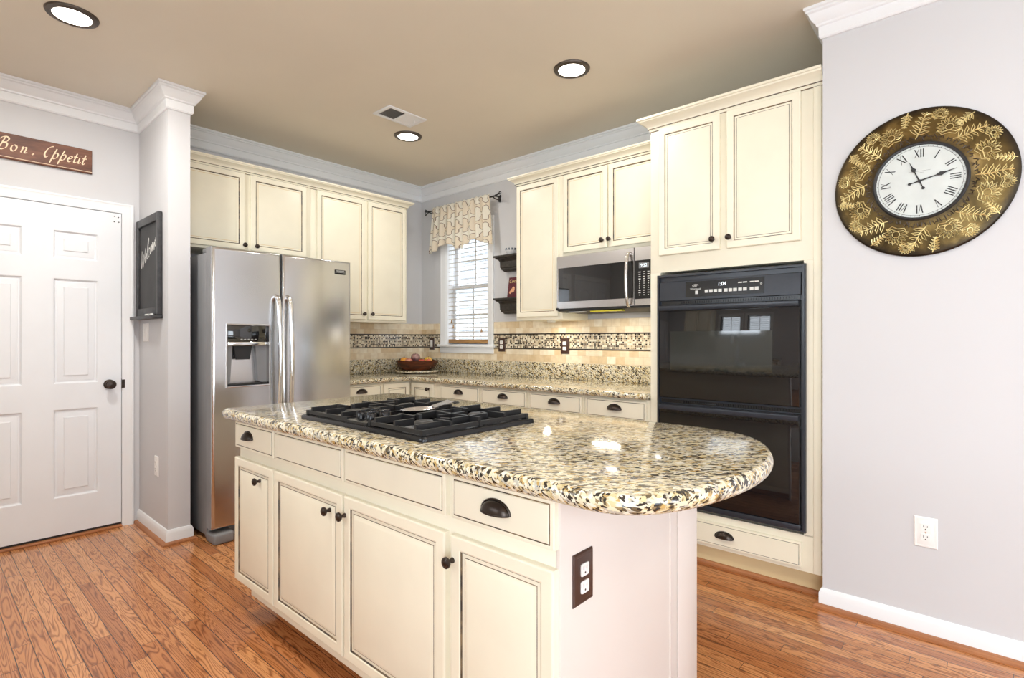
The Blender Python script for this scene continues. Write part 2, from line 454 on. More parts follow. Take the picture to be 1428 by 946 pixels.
def text(name, body, size, mat, parent, x, z, y, shear=0.0, align='CENTER', depth=0.0004, sx=1.0):
    c = bpy.data.curves.new(name, 'FONT'); c.body = body; c.size = size; c.align_x = align; c.align_y = 'CENTER'; c.shear = shear; c.extrude = depth
    t = bpy.data.objects.new(name, c); COL.objects.link(t)
    bpy.context.view_layer.update()
    me = bpy.data.meshes.new_from_object(t.evaluated_get(bpy.context.evaluated_depsgraph_get()))
    bpy.data.objects.remove(t)
    me.transform(Matrix.Translation((x, y, z)) @ Matrix.Rotation(PI / 2, 4, 'X') @ Matrix.Diagonal((sx, 1, 1, 1)))
    me.materials.clear(); me.materials.append(M[mat])
    o = bpy.data.objects.new(name, me); COL.objects.link(o); o.parent = parent; return o


R90 = PI / 2
# ------------------------------------------------------------------ room shell
XR, YF = 7.6, -4.45          # far right wall and the wall behind the camera
CX, CY = 3.682, -0.641       # corner of the clock wall
MB().box(-0.15, XR + 0.15, YF - 0.15, 0.15, -0.06, 0.0).build('floor', 'floor')['kind'] = 'structure'
MB().box(-0.15, XR + 0.15, YF - 0.15, 0.15, H, H + 0.06).build('ceiling', 'ceil')['kind'] = 'structure'


def wall_with_openings(name, u0, u1, y0, y1, openings, axis):
    """wall slab between u0..u1 (along the wall), thickness y0..y1, with rectangular openings (a,b,z0,z1)"""
    mb = MB()
    def bx(a, b, z0, z1):
        if b - a > 1e-4 and z1 - z0 > 1e-4:
            if axis == 'x': mb.box(a, b, y0, y1, z0, z1)
            else: mb.box(y0, y1, a, b, z0, z1)
    cur = u0
    for a, b, z0, z1 in sorted(openings):
        bx(cur, a, 0, H); bx(a, b, 0, z0); bx(a, b, z1, H); cur = b
    bx(cur, u1, 0, H)
    o = mb.build(name, 'wall'); o['kind'] = 'structure'; return o


DY0, DY1 = -3.325, -2.485       # entry door opening
CY0, CY1 = -4.33, -3.53         # closet double doors behind
WX0, WX1, WZ0, WZ1 = 0.372, 0.938, 1.172, 2.25
SINK = [(1.74, 2.28, 1.26, 2.22), (2.46, 3.02, 1.26, 2.22)]
ADDED_PATIO = (4.4, 6.8, 0.05, 2.2)  # unseen patio opening, added to bring daylight into the room
ADDED_BAY = (-3.30, -1.50, 0.8, 2.2)  # unseen bay opening, added and sized for the daylight it lets in
wall_with_openings('wall_left', YF, 0.15, -0.15, 0.0, [(DY0, DY1, 0.0, 2.055), (CY0, CY1, 0.0, 2.055)], 'y')
wall_with_openings('wall_back', 0.0, XR, 0.0, 0.15, [(WX0, WX1, WZ0, WZ1)], 'x')
MB().box(0.0, 0.597, -2.394, -2.274, 0, H).build('wall_wing', 'wall')['kind'] = 'structure'
MB().box(CX, XR, CY, 0.0, 0, H).build('wall_right', 'wall')['kind'] = 'structure'
wall_with_openings('wall_front', 0.0, XR, YF - 0.15, YF, SINK + [ADDED_PATIO], 'x')
wall_with_openings('wall_far', YF - 0.15, 0.15, XR, XR + 0.15, [ADDED_BAY], 'y')

# crown moulding all round the kitchen
crown = [(0, H), (0.066, H), (0.066, H - 0.012), (0.058, H - 0.016), (0.058, H - 0.024), (0.050, H - 0.030), (0.044, H - 0.046), (0.034, H - 0.062),
         (0.024, H - 0.072), (0.022, H - 0.080), (0.014, H - 0.084), (0.014, H - 0.128), (0.008, H - 0.136), (0, H - 0.138)]
MB().sweep(crown, [(0, YF), (0, -2.394), (0.597, -2.394), (0.597, -2.274), (0, -2.274), (0, 0), (CX, 0), (CX, CY), (XR, CY), (XR, YF), (0, YF)]).build('trim_1', 'trim', smooth=25)['kind'] = 'structure'
basep = [(0, 0.0), (0.014, 0.0), (0.014, 0.066), (0.010, 0.076), (0.006, 0.085), (0, 0.087)]
shoe = [(0.014, 0.0), (0.033, 0.0), (0.032, 0.009), (0.026, 0.016), (0.014, 0.019)]


def baseboard(name, path):
    o = MB().sweep(basep, path).build(name, 'trim', smooth=25); o['kind'] = 'structure'
    s_ = MB().sweep(shoe, path).build('shoe_moulding', 'shoe', o, smooth=25); s_['label'] = 'stained oak shoe moulding'


baseboard('baseboard_wing', [(0.0, -2.394), (0.597, -2.394), (0.597, -2.274), (0.30, -2.274)])
baseboard('baseboard_right', [(CX, -0.575), (CX, CY), (XR, CY), (XR, YF)])
baseboard('baseboard_left', [(0, CY1 + 0.08), (0, DY0 - 0.08)])


# ---- six panel entry door and its casing (fridge wall, local x = world y)
d1 = bpy.data.objects.new('door_1', None); COL.objects.link(d1); d1.location = (0, -2.905, 0); d1.rotation_euler = (0, 0, R90)
struct(d1, 'white six panel entry door with dark knob, left of the wing wall', 'door')
mb = MB(); yb, yf = 0.03, -0.006
xs = [-0.410, -0.291, -0.068, 0.068, 0.291, 0.410]; zs = [0.028, 0.249, 0.795, 0.948, 1.598, 1.717, 1.892, 2.043]
holes = [(i, j) for i in (1, 3) for j in (1, 3, 5)]
mb.grid(xs, zs, yf, holes)
for i, j in holes:
    mb.rings(xs[i], xs[i + 1], zs[j], zs[j + 1], yf, [(0, 0), (0.004, -0.001), (0.012, -0.012), (0.019, -0.012), (0.022, -0.010), (0.050, -0.006), (0.054, -0.0015)], back=False)
mb.rings(-0.410, 0.410, 0.028, 2.043, yb, [(0, 0), (0, 0.036)], fill=False)
mb.build('door_slab', 'doorw', d1, smooth=20)
mb = MB(); mb.lathe([(0.031, 0.006), (0.031, 0.011), (0.026, 0.014), (0.011, 0.018), (0.010, 0.036), (0.020, 0.040), (0.028, 0.050), (0.029, 0.058), (0.024, 0.066), (0.012, 0.070), (0, 0.071)], (0.346, 0, 0.933), 'y', 24)
o = mb.build('door_knob', 'bronze', d1); o['label'] = 'dark round door knob'
MB().box(0.4105, 0.4125, -0.012, 0.02, 0.90, 0.965).box(0.412, 0.428, -0.0155, -0.0135, 0.905, 0.96).build('strike_plate', 'bronze', d1)
mb = MB()      # four small screw holes of a removed sign at the corner of the slab
for a, b in ((0.375, 2.022), (0.395, 2.018), (0.373, 1.987), (0.397, 1.987)): mb.lathe([(0.004, 0.0062), (0.004, 0.0068)], (a, 0, b), 'y', 8)
mb.build('screw_hole', 'slot', d1)
# jamb, casing, threshold
mb = MB(); cas = [(0, 0), (0.062, 0), (0.062, 0.018), (0.054, 0.021), (0.040, 0.018), (0.018, 0.013), (0.004, 0.010), (0, 0.006)]


def casing(mb, a, b, z0, z1, y=0.0, w=0.062, bottom=False):
    """mitred door/window casing around opening a..b, z0..z1 on a wall facing local -y"""
    prof = [(0.0, 0.0), (0.0, 0.007), (0.010, 0.010), (0.030, 0.014), (0.044, 0.016), (0.052, 0.020), (w, 0.018), (w, 0.0)]
    L = [(a, z0), (a, z1), (b, z1), (b, z0)]
    R = []
    for i, (x, z) in enumerate(L):
        dx = -1 if i < 2 else 1; dz = 1 if i in (1, 2) else 0
        R.append([mb.v(x + dx * q, y - d, z + dz * q) for q, d in prof])
    k = len(prof)
    for p, q in zip(R, R[1:]):
        for j in range(k): mb.face((p[j], p[(j + 1) % k], q[(j + 1) % k], q[j]))
    mb.face(R[0]); mb.face(R[-1])


casing(mb, -0.414, 0.414, 0.0, 2.049)
mb.box(-0.42, -0.4135, 0.0, 0.15, 0, 2.05).box(0.4135, 0.42, 0.0, 0.15, 0, 2.05).box(-0.42, 0.42, 0.0, 0.15, 2.047, 2.055)
mb.build('door_casing', 'trim', d1, smooth=25)
MB().box(-0.409, 0.409, 0.0, 0.028, 0.0145, 0.0275).build('door_sweep', 'slot', d1)  # shade of the gap under the slab, put in as a black strip
MB().box(-0.413, 0.413, -0.03, 0.12, 0.0, 0.014, b=0.004).build('threshold', 'shoe', d1)
MB().box(-0.42, 0.42, 0.032, 0.036, 0.0, 2.05).build('door_backing', 'slot', d1)

# closet double doors with arched panels further along the same wall (mirrored in the microwave door)
d2 = bpy.data.objects.new('door_2', None); COL.objects.link(d2); d2.location = (0, (CY0 + CY1) / 2, 0); d2.rotation_euler = (0, 0, R90)
struct(d2, 'pair of white closet doors with arched panels', 'door')
for sgn in (-1, 1):
    a, b = (-0.398, -0.003) if sgn < 0 else (0.003, 0.398)
    mb = MB(); mb.box(a, b, 0.0, 0.034, 0.012, 2.05)
    for z0, z1, arch in ((0.22, 0.88, 0), (1.05, 1.86, 1)):
        c = (a + b) / 2; w = 0.12
        loop = [(c - w, -0.001, z0), (c + w, -0.001, z0), (c + w, -0.001, z1)]
        loop += [(c + w * math.cos(t * PI / 8), -0.001, z1 + (0.07 * math.sin(t * PI / 8) if arch else 0)) for t in range(1, 8)] + [(c - w, -0.001, z1)]
        mb.tube(loop, 0.008, 6, closed=True)
    mb.build('door_leaf', 'doorw', d2)
mb = MB(); casing(mb, -0.40, 0.40, 0, 2.052); mb.build('door_casing', 'trim', d2, smooth=25)

# ---- window over the counter
w1 = bpy.data.objects.new('window_1', None); COL.objects.link(w1); struct(w1, 'white double hung window over the counter, between cabinets and corner', 'window')
mb = MB(); casing(mb, WX0, WX1, WZ0, WZ1, w=0.068)
mb.box(WX0, WX0 + 0.012, 0, 0.15, WZ0, WZ1).box(WX1 - 0.012, WX1, 0, 0.15, WZ0, WZ1).box(WX0, WX1, 0, 0.15, WZ1 - 0.012, WZ1).box(WX0, WX1, 0.0, 0.15, WZ0 - 0.02, WZ0)
mb.build('window_frame', 'trim', w1, smooth=25)
MB().box(0.285, 1.025, -0.042, 0.02, WZ0 - 0.022, WZ0 + 0.002, b=0.005).build('window_stool', 'trim', w1)
MB().box(0.300, 1.010, -0.020, 0.0, 1.095, WZ0 - 0.022, b=0.003).build('window_apron', 'trim', w1)


def sash(parent, a, b, z0, z1, y, rows=2, cols=2, mat='trim', bar=0.009, rail=0.036):
    mb = MB()
    mb.box(a, a + rail, y, y + 0.03, z0, z1).box(b - rail, b, y, y + 0.03, z0, z1).box(a + rail, b - rail, y, y + 0.03, z0, z0 + rail).box(a + rail, b - rail, y, y + 0.03, z1 - rail, z1)
    for i in range(1, cols): x = a + (b - a) * i / cols; mb.box(x - bar, x + bar, y + 0.006, y + 0.022, z0 + rail, z1 - rail)
    for i in range(1, rows): z = z0 + (z1 - z0) * i / rows; mb.box(a + rail, b - rail, y + 0.007, y + 0.021, z - bar, z + bar)
    o = mb.build('window_sash', mat, parent)
    MB().box(a + rail * 0.8, b - rail * 0.8, y + 0.012, y + 0.016, z0 + rail * 0.8, z1 - rail * 0.8).build('window_pane', 'glass', o)


sash(w1, WX0 + 0.012, WX1 - 0.012, 1.174, 1.735, 0.078)
sash(w1, WX0 + 0.012, WX1 - 0.012, 1.700, WZ1 - 0.013, 0.110)
for i, (a, b, z0, z1) in enumerate(SINK):
    w = bpy.data.objects.new('window_%d' % (i + 2), None); COL.objects.link(w); w.location = ((a + b) / 2, YF, 0); w.rotation_euler = (0, 0, PI); struct(w, 'casement window over the sink, mirrored in the oven glass', 'window')
    h = (b - a) / 2; mb = MB(); casing(mb, -h, h, z0, z1); mb.box(-h, h, 0, 0.15, z0 - 0.01, z0 + 0.004).box(-h, h, 0, 0.15, z1 - 0.004, z1 + 0.01).box(-h - 0.01, -h, 0, 0.15, z0, z1).box(h, h + 0.01, 0, 0.15, z0, z1); mb.build('window_frame', 'trim', w, smooth=25)
    sash(w, -h, h, z0, z1, 0.09, 1, 2, bar=0.006)
    mb = MB()
    for k in range(16): zz = z0 + 0.05 + k * 0.058; mb.box(-h + 0.04, h - 0.04, 0.03, 0.075, zz, zz + 0.004)
    mb.build('blind_slats', 'blind', w)
w = bpy.data.objects.new('window_4', None); COL.objects.link(w); w.location = ((ADDED_PATIO[0] + ADDED_PATIO[1]) / 2, YF, 0); w.rotation_euler = (0, 0, PI); struct(w, 'glazed patio door beside the breakfast area', 'window')
h = (ADDED_PATIO[1] - ADDED_PATIO[0]) / 2; mb = MB(); casing(mb, -h, h, ADDED_PATIO[2], ADDED_PATIO[3]); mb.build('window_frame', 'trim', w)
sash(w, -h, 0, ADDED_PATIO[2], ADDED_PATIO[3], 0.06, 1, 1, rail=0.07); sash(w, 0, h, ADDED_PATIO[2], ADDED_PATIO[3], 0.10, 1, 1, rail=0.07)
w = bpy.data.objects.new('window_5', None); COL.objects.link(w); w.location = (XR, (ADDED_BAY[0] + ADDED_BAY[1]) / 2, 0); w.rotation_euler = (0, 0, -R90); struct(w, 'wide breakfast area window', 'window')
h = (ADDED_BAY[1] - ADDED_BAY[0]) / 2; mb = MB(); casing(mb, -h, h, ADDED_BAY[2], ADDED_BAY[3]); mb.build('window_frame', 'trim', w)
for k in range(3): sash(w, -h + k * 2 * h / 3, -h + (k + 1) * 2 * h / 3, ADDED_BAY[2], ADDED_BAY[3], 0.08, 2, 1)

# ---- tile backsplash fixed to the walls: travertine field, mosaic band, dark liners
TZ0, TZ1 = 1.036, 1.375
mb = MB()
mb.box(0, 0.008, -1.29, 0.0, TZ0, TZ1)
mb.box(0.008, 0.302, -0.008, 0, TZ0, TZ1).box(1.008, 2.80, -0.008, 0, TZ0, TZ1).box(0.302, 1.008, -0.008, 0, TZ0, 1.094)
struct(mb.build('trim_2', 'tile'), 'travertine backsplash tile', 'tile')
mb = MB()
mb.box(0.0082, 0.0095, -1.29, -0.0095, 1.1505, 1.262).box(0.0095, 0.302, -0.0095, -0.0082, 1.1505, 1.262).box(1.008, 2.80, -0.0095, -0.0082, 1.1505, 1.262)
struct(mb.build('trim_3', 'mosaic'), 'glass mosaic band', 'tile')
mb = MB()
for z in (1.141, 1.262):
    mb.box(0.0082, 0.013, -1.29, -0.013, z, z + 0.0095, b=0.002).box(0.009, 0.302, -0.013, -0.0082, z, z + 0.0095, b=0.002).box(1.008, 2.80, -0.013, -0.0082, z, z + 0.0095, b=0.002)
struct(mb.build('trim_4', 'grout'), 'dark pencil liner tile', 'tile')


# neighbouring house seen past the blind
nb = MB()
for k in range(44): z = -1.0 + k * 0.15; nb.prism([(4.0, z), (3.975, z), (3.998, z + 0.15), (4.0, z + 0.15)], -7.0, 6.0, 'x')
gr_ = MB().box(-7.0, 6.0, 0.16, 3.97, -0.5, -0.4).build('ground', 'siding'); gr_['kind'] = 'structure'  # unseen ground added to cut light from below, darkening the slat undersides
o = nb.box(-7.0, 6.0, 4.0, 4.1, -1.0, 5.6).build('neighbouring_house', 'siding'); tag(o, 'pale clapboard side of the house outside the window', 'house', kind='structure')

# ------------------------------------------------------------------ recessed lights and vent
def recessed(x, y, label, power=CAN_POWER):
    t = thing('recessed_light', label, 'ceiling light', (x, y, H), 0, 'recessed ceiling lights')
    MB().lathe([(0.070, 0.002), (0.074, -0.010), (0.080, -0.013), (0.098, -0.008), (0.102, 0.0), (0.102, 0.001)], n=40, closed=True).build('trim_ring', 'gun', t)
    MB().lathe([(0.0, -0.011), (0.045, -0.0105), (0.068, -0.009), (0.076, -0.008), (0.076, -0.003), (0, -0.003)], n=40).build('lens', 'lens', t)
    l = bpy.data.lights.new('lamp_light', 'AREA'); l.shape = 'DISK'; l.size = 0.15; l.energy = power; l.color = (1.0, 0.965, 0.91)
    lo = bpy.data.objects.new('lamp_light', l); COL.objects.link(lo); lo.parent = t; lo.location = (0, 0, -0.016)


recessed(1.055, -2.91, 'round recessed ceiling light above the white entry door side, leftmost and largest', 21)
recessed(2.51, -0.96, 'round recessed ceiling light in front of the tall oven cabinet, right of the vent')
recessed(1.03, -0.958, 'smallest recessed ceiling light, just below the air vent near the corner')
recessed(2.51, -2.91, 'recessed ceiling light above the island front, outside the picture', 13)  # lamp out of view, added to brighten the island and left side
recessed(4.3, -2.6, 'recessed ceiling light near the camera, outside the picture', 7)  # second added lamp, also unseen, to lift the room light
recessed(5.9, -2.2, 'recessed ceiling light in the breakfast area, outside the picture', 10)  # third added lamp, unseen, filling the far end with light

t = thing('ceiling_vent', 'white rectangular ceiling air vent with two banks of louvers', 'vent', (1.275, -1.21, H))
mb = MB(); a, b = 0.095, 0.155
for x0, x1, y0, y1 in ((-a, a, -b, -b + 0.025), (-a, a, b - 0.025, b), (-a, -a + 0.025, -b + 0.025, b - 0.025), (a - 0.025, a, -b + 0.025, b - 0.025), (-a + 0.025, a - 0.025, -0.006, 0.006)):
    mb.box(x0, x1, y0, y1, -0.008, 0.0, b=0.002)
mb.build('vent_frame', 'trim', t)
MB().box(-a + 0.02, a - 0.02, -b + 0.02, b - 0.02, -0.001, 0.0).build('vent_duct', 'slot', t)
for y0, y1, tilt in ((-b + 0.027, -0.008, 1), (0.008, b - 0.027, -1)):
    mb = MB(); n = 10
    for k in range(n):
        y = y0 + (y1 - y0) * (k + 0.5) / n; s_ = 0.0045 * tilt
        mb.prism([(y - s_ - 0.0008, -0.0075), (y - s_ + 0.0008, -0.0075), (y + s_ + 0.0008, -0.0015), (y + s_ - 0.0008, -0.0015)], -a + 0.025, a - 0.025, 'x')
    mb.build('louver_bank', 'trim', t)
MB().box(0.02, 0.024, 0.10, 0.104, -0.022, -0.006).build('vent_lever', 'trim', t)


# ------------------------------------------------------------------ cabinet kit (local: x right, -y towards the room, z up)
def knob(parent, x, z, y, r=0.0155):
    MB().lathe([(0.008, 0.0), (0.0075, 0.004), (0.0055, 0.008), (0.006, 0.014), (r * 0.8, 0.018), (r, 0.022), (r * 0.97, 0.027), (r * 0.7, 0.030), (r * 0.62, 0.0292), (r * 0.4, 0.0315), (0, 0.032)], (x, y, z), 'y', 20).build('knob', 'bronze', parent)


def cup_pull(parent, x, z, y, a=0.046, hgt=0.030, dep=0.024):
    mb = MB(); nu, nv = 18, 8; V = []
    for i in range(nu + 1):
        th = PI * i / nu; row = []
        for j in range(nv + 1):
            ps = PI / 2 * j / nv; r = max(math.sin(th), 0.02)
            row.append(mb.v(x + a * math.cos(th), y - dep * r * math.sin(ps) - 0.0005, z + hgt * r * math.cos(ps)))
        V.append(row)
    for i in range(nu):
        for j in range(nv): mb.face((V[i][j], V[i + 1][j], V[i + 1][j + 1], V[i][j + 1]))
    pts = [(x + (a + 0.002) * math.cos(PI * i / 18), y - 0.001, z + (hgt + 0.002) * math.sin(PI * i / 18)) for i in range(19)]
    mb.tube(pts, 0.003, 6)
    mb.tube([(x + a * math.cos(PI * i / 18), y - dep * math.sin(PI * i / 18) - 0.001, z) for i in range(19)], 0.0022, 6)
    mb.build('cup_pull', 'bronze', parent, smooth=60)


def rp_door(parent, x0, x1, z0, z1, y, kn=None, rail=0.036, gl=0.004, name='door', t=0.02):
    mb = MB()
    mb.rings(x0, x1, z0, z1, y, [(0, 0), (0, t - 0.005), (0.0015, t - 0.0015), (0.005, t), (rail - 0.004, t), (rail, t - 0.002), (rail + gl * 0.5, t - 0.005), (rail + gl, t - 0.006),
                                 (rail + gl + 0.009, t - 0.006), (rail + gl + 0.009 + gl * 0.55, t - 0.0055), (rail + gl + 0.024, t - 0.001), (rail + gl + 0.026, t - 0.0005)], {5: 1, 6: 1, 8: 1 if gl < 0.005 else 2})
    d = mb.build(name, ['cream', 'glaze', 'creamdk'], parent, smooth=20)
    if kn: knob(d, kn[0], kn[1], y - t)
    return d


def slab_front(parent, x0, x1, z0, z1, y, pull=None, gl=0.003, name='drawer', t=0.02):
    mb = MB()
    mb.rings(x0, x1, z0, z1, y, [(0, 0), (0, t - 0.007), (0.002, t - 0.0035), (0.009, t - 0.002), (0.0105, t - 0.0028), (0.0105 + gl, t - 0.0028), (0.012 + gl, t), (0.02, t)], {4: 1})
    d = mb.build(name, ['cream', 'glaze'], parent, smooth=20)
    if pull: cup_pull(d, pull[0], pull[1], y - t)
    return d


ccrown = [(0, 0), (0.004, 0), (0.006, 0.010), (0.010, 0.012), (0.012, 0.020), (0.020, 0.030), (0.034, 0.040), (0.044, 0.044), (0.046, 0.050), (0.052, 0.052), (0.052, 0.062), (0, 0.062)]


def crown_part(parent, path, z, k=1.0):
    return MB().sweep([(p * k, z + h_ * k) for p, h_ in ccrown], path).sweep([(0.0, z - 0.004), (0.0025, z - 0.004), (0.0025, z), (0.0, z)], path, 1).sweep([(0.0, z + 0.0105 * k), (0.0112 * k, z + 0.0105 * k), (0.0112 * k, z + 0.013 * k), (0.0, z + 0.013 * k)], path, 1).build('crown_moulding', ['cream', 'glaze'], parent, smooth=25)


# left wall cabinets: world y -> local x about y=-1.33
t = thing('wall_cabinet', 'cream two door wall cabinet directly above the stainless refrigerator', 'cabinet', (0, -1.8125, 0), R90, 'cream wall cabinets')
MB().box(-0.4575, 0.4575, -0.33, -0.001, 1.835, 2.402, b=0.0015).build('carcass', 'cream', t)
rp_door(t, -0.4475, -0.0385, 1.852, 2.388, -0.33, (-0.046, 1.884), gl=0.006)
rp_door(t, 0.0005, 0.4175, 1.852, 2.388, -0.33, (0.036, 1.884), gl=0.006)
crown_part(t, [(-0.4575, -0.33), (0.4575, -0.33)], 2.393)
t = thing('wall_cabinet', 'cream wall cabinet with two tall doors, between refrigerator and corner window', 'cabinet', (0, -0.8965, 0), R90, 'cream wall cabinets')
MB().box(-0.4580, 0.4580, -0.33, -0.001, 1.368, 2.402, b=0.0015).build('carcass', 'cream', t)
rp_door(t, -0.4125, 0.0205, 1.388, 2.388, -0.33, (-0.0005, 1.435), gl=0.006)
rp_door(t, 0.0475, 0.4355, 1.388, 2.388, -0.33, (0.0765, 1.435), gl=0.006)
crown_part(t, [(-0.4580, -0.33), (0.4580, -0.33), (0.4580, -0.001)], 2.393)

# right wall cabinets
t = thing('wall_cabinet', 'narrow tall single door cream wall cabinet left of the microwave', 'cabinet', (1.7675, 0, 0), 0, 'cream wall cabinets')
MB().box(-0.2145, 0.2195, -0.33, -0.001, 1.365, 2.402, b=0.0015).build('carcass', 'cream', t)
rp_door(t, -0.1995, 0.1935, 1.388, 2.383, -0.33, None, gl=0.006)
crown_part(t, [(-0.2145, -0.001), (-0.2145, -0.33), (0.2195, -0.33)], 2.393)
t = thing('wall_cabinet', 'short two door cream wall cabinet above the microwave', 'cabinet', (2.3915, 0, 0), 0, 'cream wall cabinets')
MB().box(-0.4040, 0.4080, -0.33, -0.001, 1.806, 2.402, b=0.0015).build('carcass', 'cream', t)
rp_door(t, -0.3865, -0.0285, 1.834, 2.383, -0.33, (-0.060, 1.885), gl=0.006)
rp_door(t, -0.0185, 0.3535, 1.834, 2.383, -0.33, (-0.0175 + 0.012, 1.885), gl=0.006)
crown_part(t, [(-0.4040, -0.33), (0.4080, -0.33)], 2.393)

# tall oven cabinet
OX0, OX1, OZ0, OZ1 = 2.850, 3.605, 0.306, 1.583
t = thing('oven_cabinet', 'tall cream cabinet reaching from floor to near ceiling around the double oven', 'cabinet', (3.2375, 0, 0), 0)
q = -3.2375
mb = MB()
mb.box(2.801 + q, 3.675 + q, -0.59, -0.001, 1.600, 2.425, b=0.0015).box(2.801 + q, OX0 + q + 0.012, -0.59, -0.001, 0.29, 1.600).box(OX1 + q - 0.012, 3.675 + q, -0.59, -0.001, 0.29, 1.600).box(2.801 + q, 3.675 + q, -0.59, -0.001, 0.118, 0.292)
mb.box(OX0 + q, OX1 + q, -0.03, -0.001, 0.29, 1.60)
mb.build('carcass', 'cream', t)
MB().box(2.82 + q, 3.675 + q, -0.525, -0.001, 0.0, 0.118).build('toe_kick', 'creamdk', t)
MB().sweep([(0, 0.0), (0.02, 0.0), (0.019, 0.01), (0.012, 0.018), (0, 0.02)], [(2.82 + q, -0.525), (3.66 + q, -0.525)]).build('shoe_moulding', 'shoe', t)
MB().box(3.634 + q, 3.668 + q, -0.597, -0.588, 0.12, 2.41, b=0.003).build('filler_strip', 'cream', t)
rp_door(t, 2.858 + q, 3.200 + q, 1.695, 2.407, -0.59, (3.168 + q, 1.749))
rp_door(t, 3.236 + q, 3.582 + q, 1.695, 2.407, -0.59, (3.252 + q, 1.749))
slab_front(t, 2.866 + q, 3.586 + q, 0.137, 0.258, -0.59, (3.225 + q, 0.192), gl=0.002)
crown_part(t, [(2.801 + q, -0.39), (2.801 + q, -0.59), (3.676 + q, -0.59)], 2.412, 1.15)

# base cabinets below the L-shaped counter
BT = 0.873


def base_unit(name, label, x0, x1, draws, loc=(0, 0, 0), rz=0, doors=1):
    c = (x0 + x1) / 2
    if rz == 0: t = thing(name, label, 'cabinet', (c, 0, 0), 0, 'cream base cabinets'); o = -c
    else: t = thing(name, label, 'cabinet', (0, c, 0), rz, 'cream base cabinets'); o = -c
    MB().box(x0 + o, x1 + o, -0.59, -0.001, 0.11, BT).build('carcass', 'cream', t)
    MB().box(x0 + o, x1 + o, -0.53, -0.001, 0.0, 0.11).build('toe_kick', 'creamdk', t)
    for a, b in draws:
        slab_front(t, a + o, b + o, 0.745, 0.862, -0.59, ((a + b) / 2 + o, 0.802))
        rp_door(t, a + o, b + o, 0.135, 0.715, -0.59, (b + o - 0.03, 0.67))
    return t


base_unit('base_cabinet', 'cream base cabinet with cup pull drawer, between refrigerator and corner', -1.285, -0.885, [(-1.265, -0.885 - 0.012)], rz=R90)
t = thing('corner_base_cabinet', 'cream corner base cabinet with folding two leaf door under the fruit bowl', 'cabinet', (0, 0, 0), 0, 'cream base cabinets')
MB().prism([(0.001, -0.001), (0.001, -0.884), (0.59, -0.884), (0.59, -0.59), (0.914, -0.59), (0.914, -0.001)], 0.11, BT).build('carcass', 'cream', t)
MB().prism([(0.001, -0.001), (0.001, -0.884), (0.53, -0.884), (0.53, -0.53), (0.914, -0.53), (0.914, -0.001)], 0.0, 0.11).build('toe_kick', 'creamdk', t)
d = rp_door(t, 0.617, 0.903, 0.135, 0.862, -0.59, (0.845, 0.816), rail=0.04)
ho = rp_door(t, -0.873, -0.617, 0.135, 0.862, -0.59, None, rail=0.04)
ho.rotation_euler = (0, 0, R90)
base_unit('base_cabinet', 'cream base cabinet with cup pull drawer, right of the corner below the window', 0.916, 1.434, [(0.985, 1.418)])
base_unit('base_cabinet', 'cream base cabinet drawer unit behind the cooktop, second from the corner', 1.436, 1.894, [(1.450, 1.878)])
base_unit('base_cabinet', 'cream base cabinet drawer unit under the microwave, third from the corner', 1.896, 2.348, [(1.912, 2.333)])
base_unit('base_cabinet', 'cream base cabinet drawer unit next to the tall oven cabinet', 2.350, 2.799, [(2.368, 2.780)])


def slab(poly, z0, z1, r, name, mat, parent, steps=5):
    """stone slab with a rounded edge: stacked, inset copies of the outline (clockwise seen from above => outward right normal)"""
    P = [Vector(p) for p in poly]; n = len(P); area = sum(P[i].x * P[(i + 1) % n].y - P[(i + 1) % n].x * P[i].y for i in range(n))
    if area > 0: P.reverse()
    mb = MB(); zc = (z0 + z1) / 2; hh = (z1 - z0) / 2; R = []
    for k in range(2 * steps + 1):
        a = -PI / 2 + PI * k / (2 * steps); ins = r * (1 - math.cos(a)); z = zc + hh * math.sin(a); ring = []
        for i, p in enumerate(P):
            d0 = (p - P[i - 1]).normalized(); d1_ = (P[(i + 1) % n] - p).normalized()
            n0 = Vector((d0.y, -d0.x)); n1 = Vector((d1_.y, -d1_.x)); mt = n0 + n1; mt = mt / max(0.3, mt.dot(n0))
            ring.append(mb.v(p.x + mt.x * ins, p.y + mt.y * ins, z))
        R.append(ring)
    for a, b in zip(R, R[1:]):
        for i in range(n): mb.face((a[i], a[(i + 1) % n], b[(i + 1) % n], b[i]))
    mb.face(R[0]); mb.face(R[-1])
    return mb.build(name, mat, parent, smooth=40)


CT0, CT1 = 0.875, 0.912
ct = slab([(0.001, -0.001), (0.001, -1.288), (0.645, -1.288), (0.645, -0.645), (2.799, -0.645), (2.799, -0.001)], CT0, CT1, 0.018, 'countertop', 'granite', None)
tag(ct, 'L-shaped speckled granite countertop running along the back wall under the window', 'countertop')
MB().box(0.001, 0.020, -1.287, -0.001, 0.9121, 1.036, b=0.002).box(0.020, 2.799, -0.020, -0.001, 0.9121, 1.036, b=0.002).build('granite_backsplash', 'granite')
tag(bpy.data.objects['granite_backsplash'], 'low granite upstand along the wall behind the L-shaped counter', 'backsplash')

# ------------------------------------------------------------------ refrigerator (local x = world y + 1.765, front towards -y)
fr = thing('refrigerator', 'stainless steel side by side refrigerator with ice and water dispenser', 'refrigerator', (0, -1.765, 0), R90)
MB().box(-0.455, 0.455, -0.715, -0.04, 0.03, 1.752, b=0.006).build('case', 'greyp', fr)
FY, FT = -0.725, 0.091
FZ0, FZ1 = 0.088, 1.778


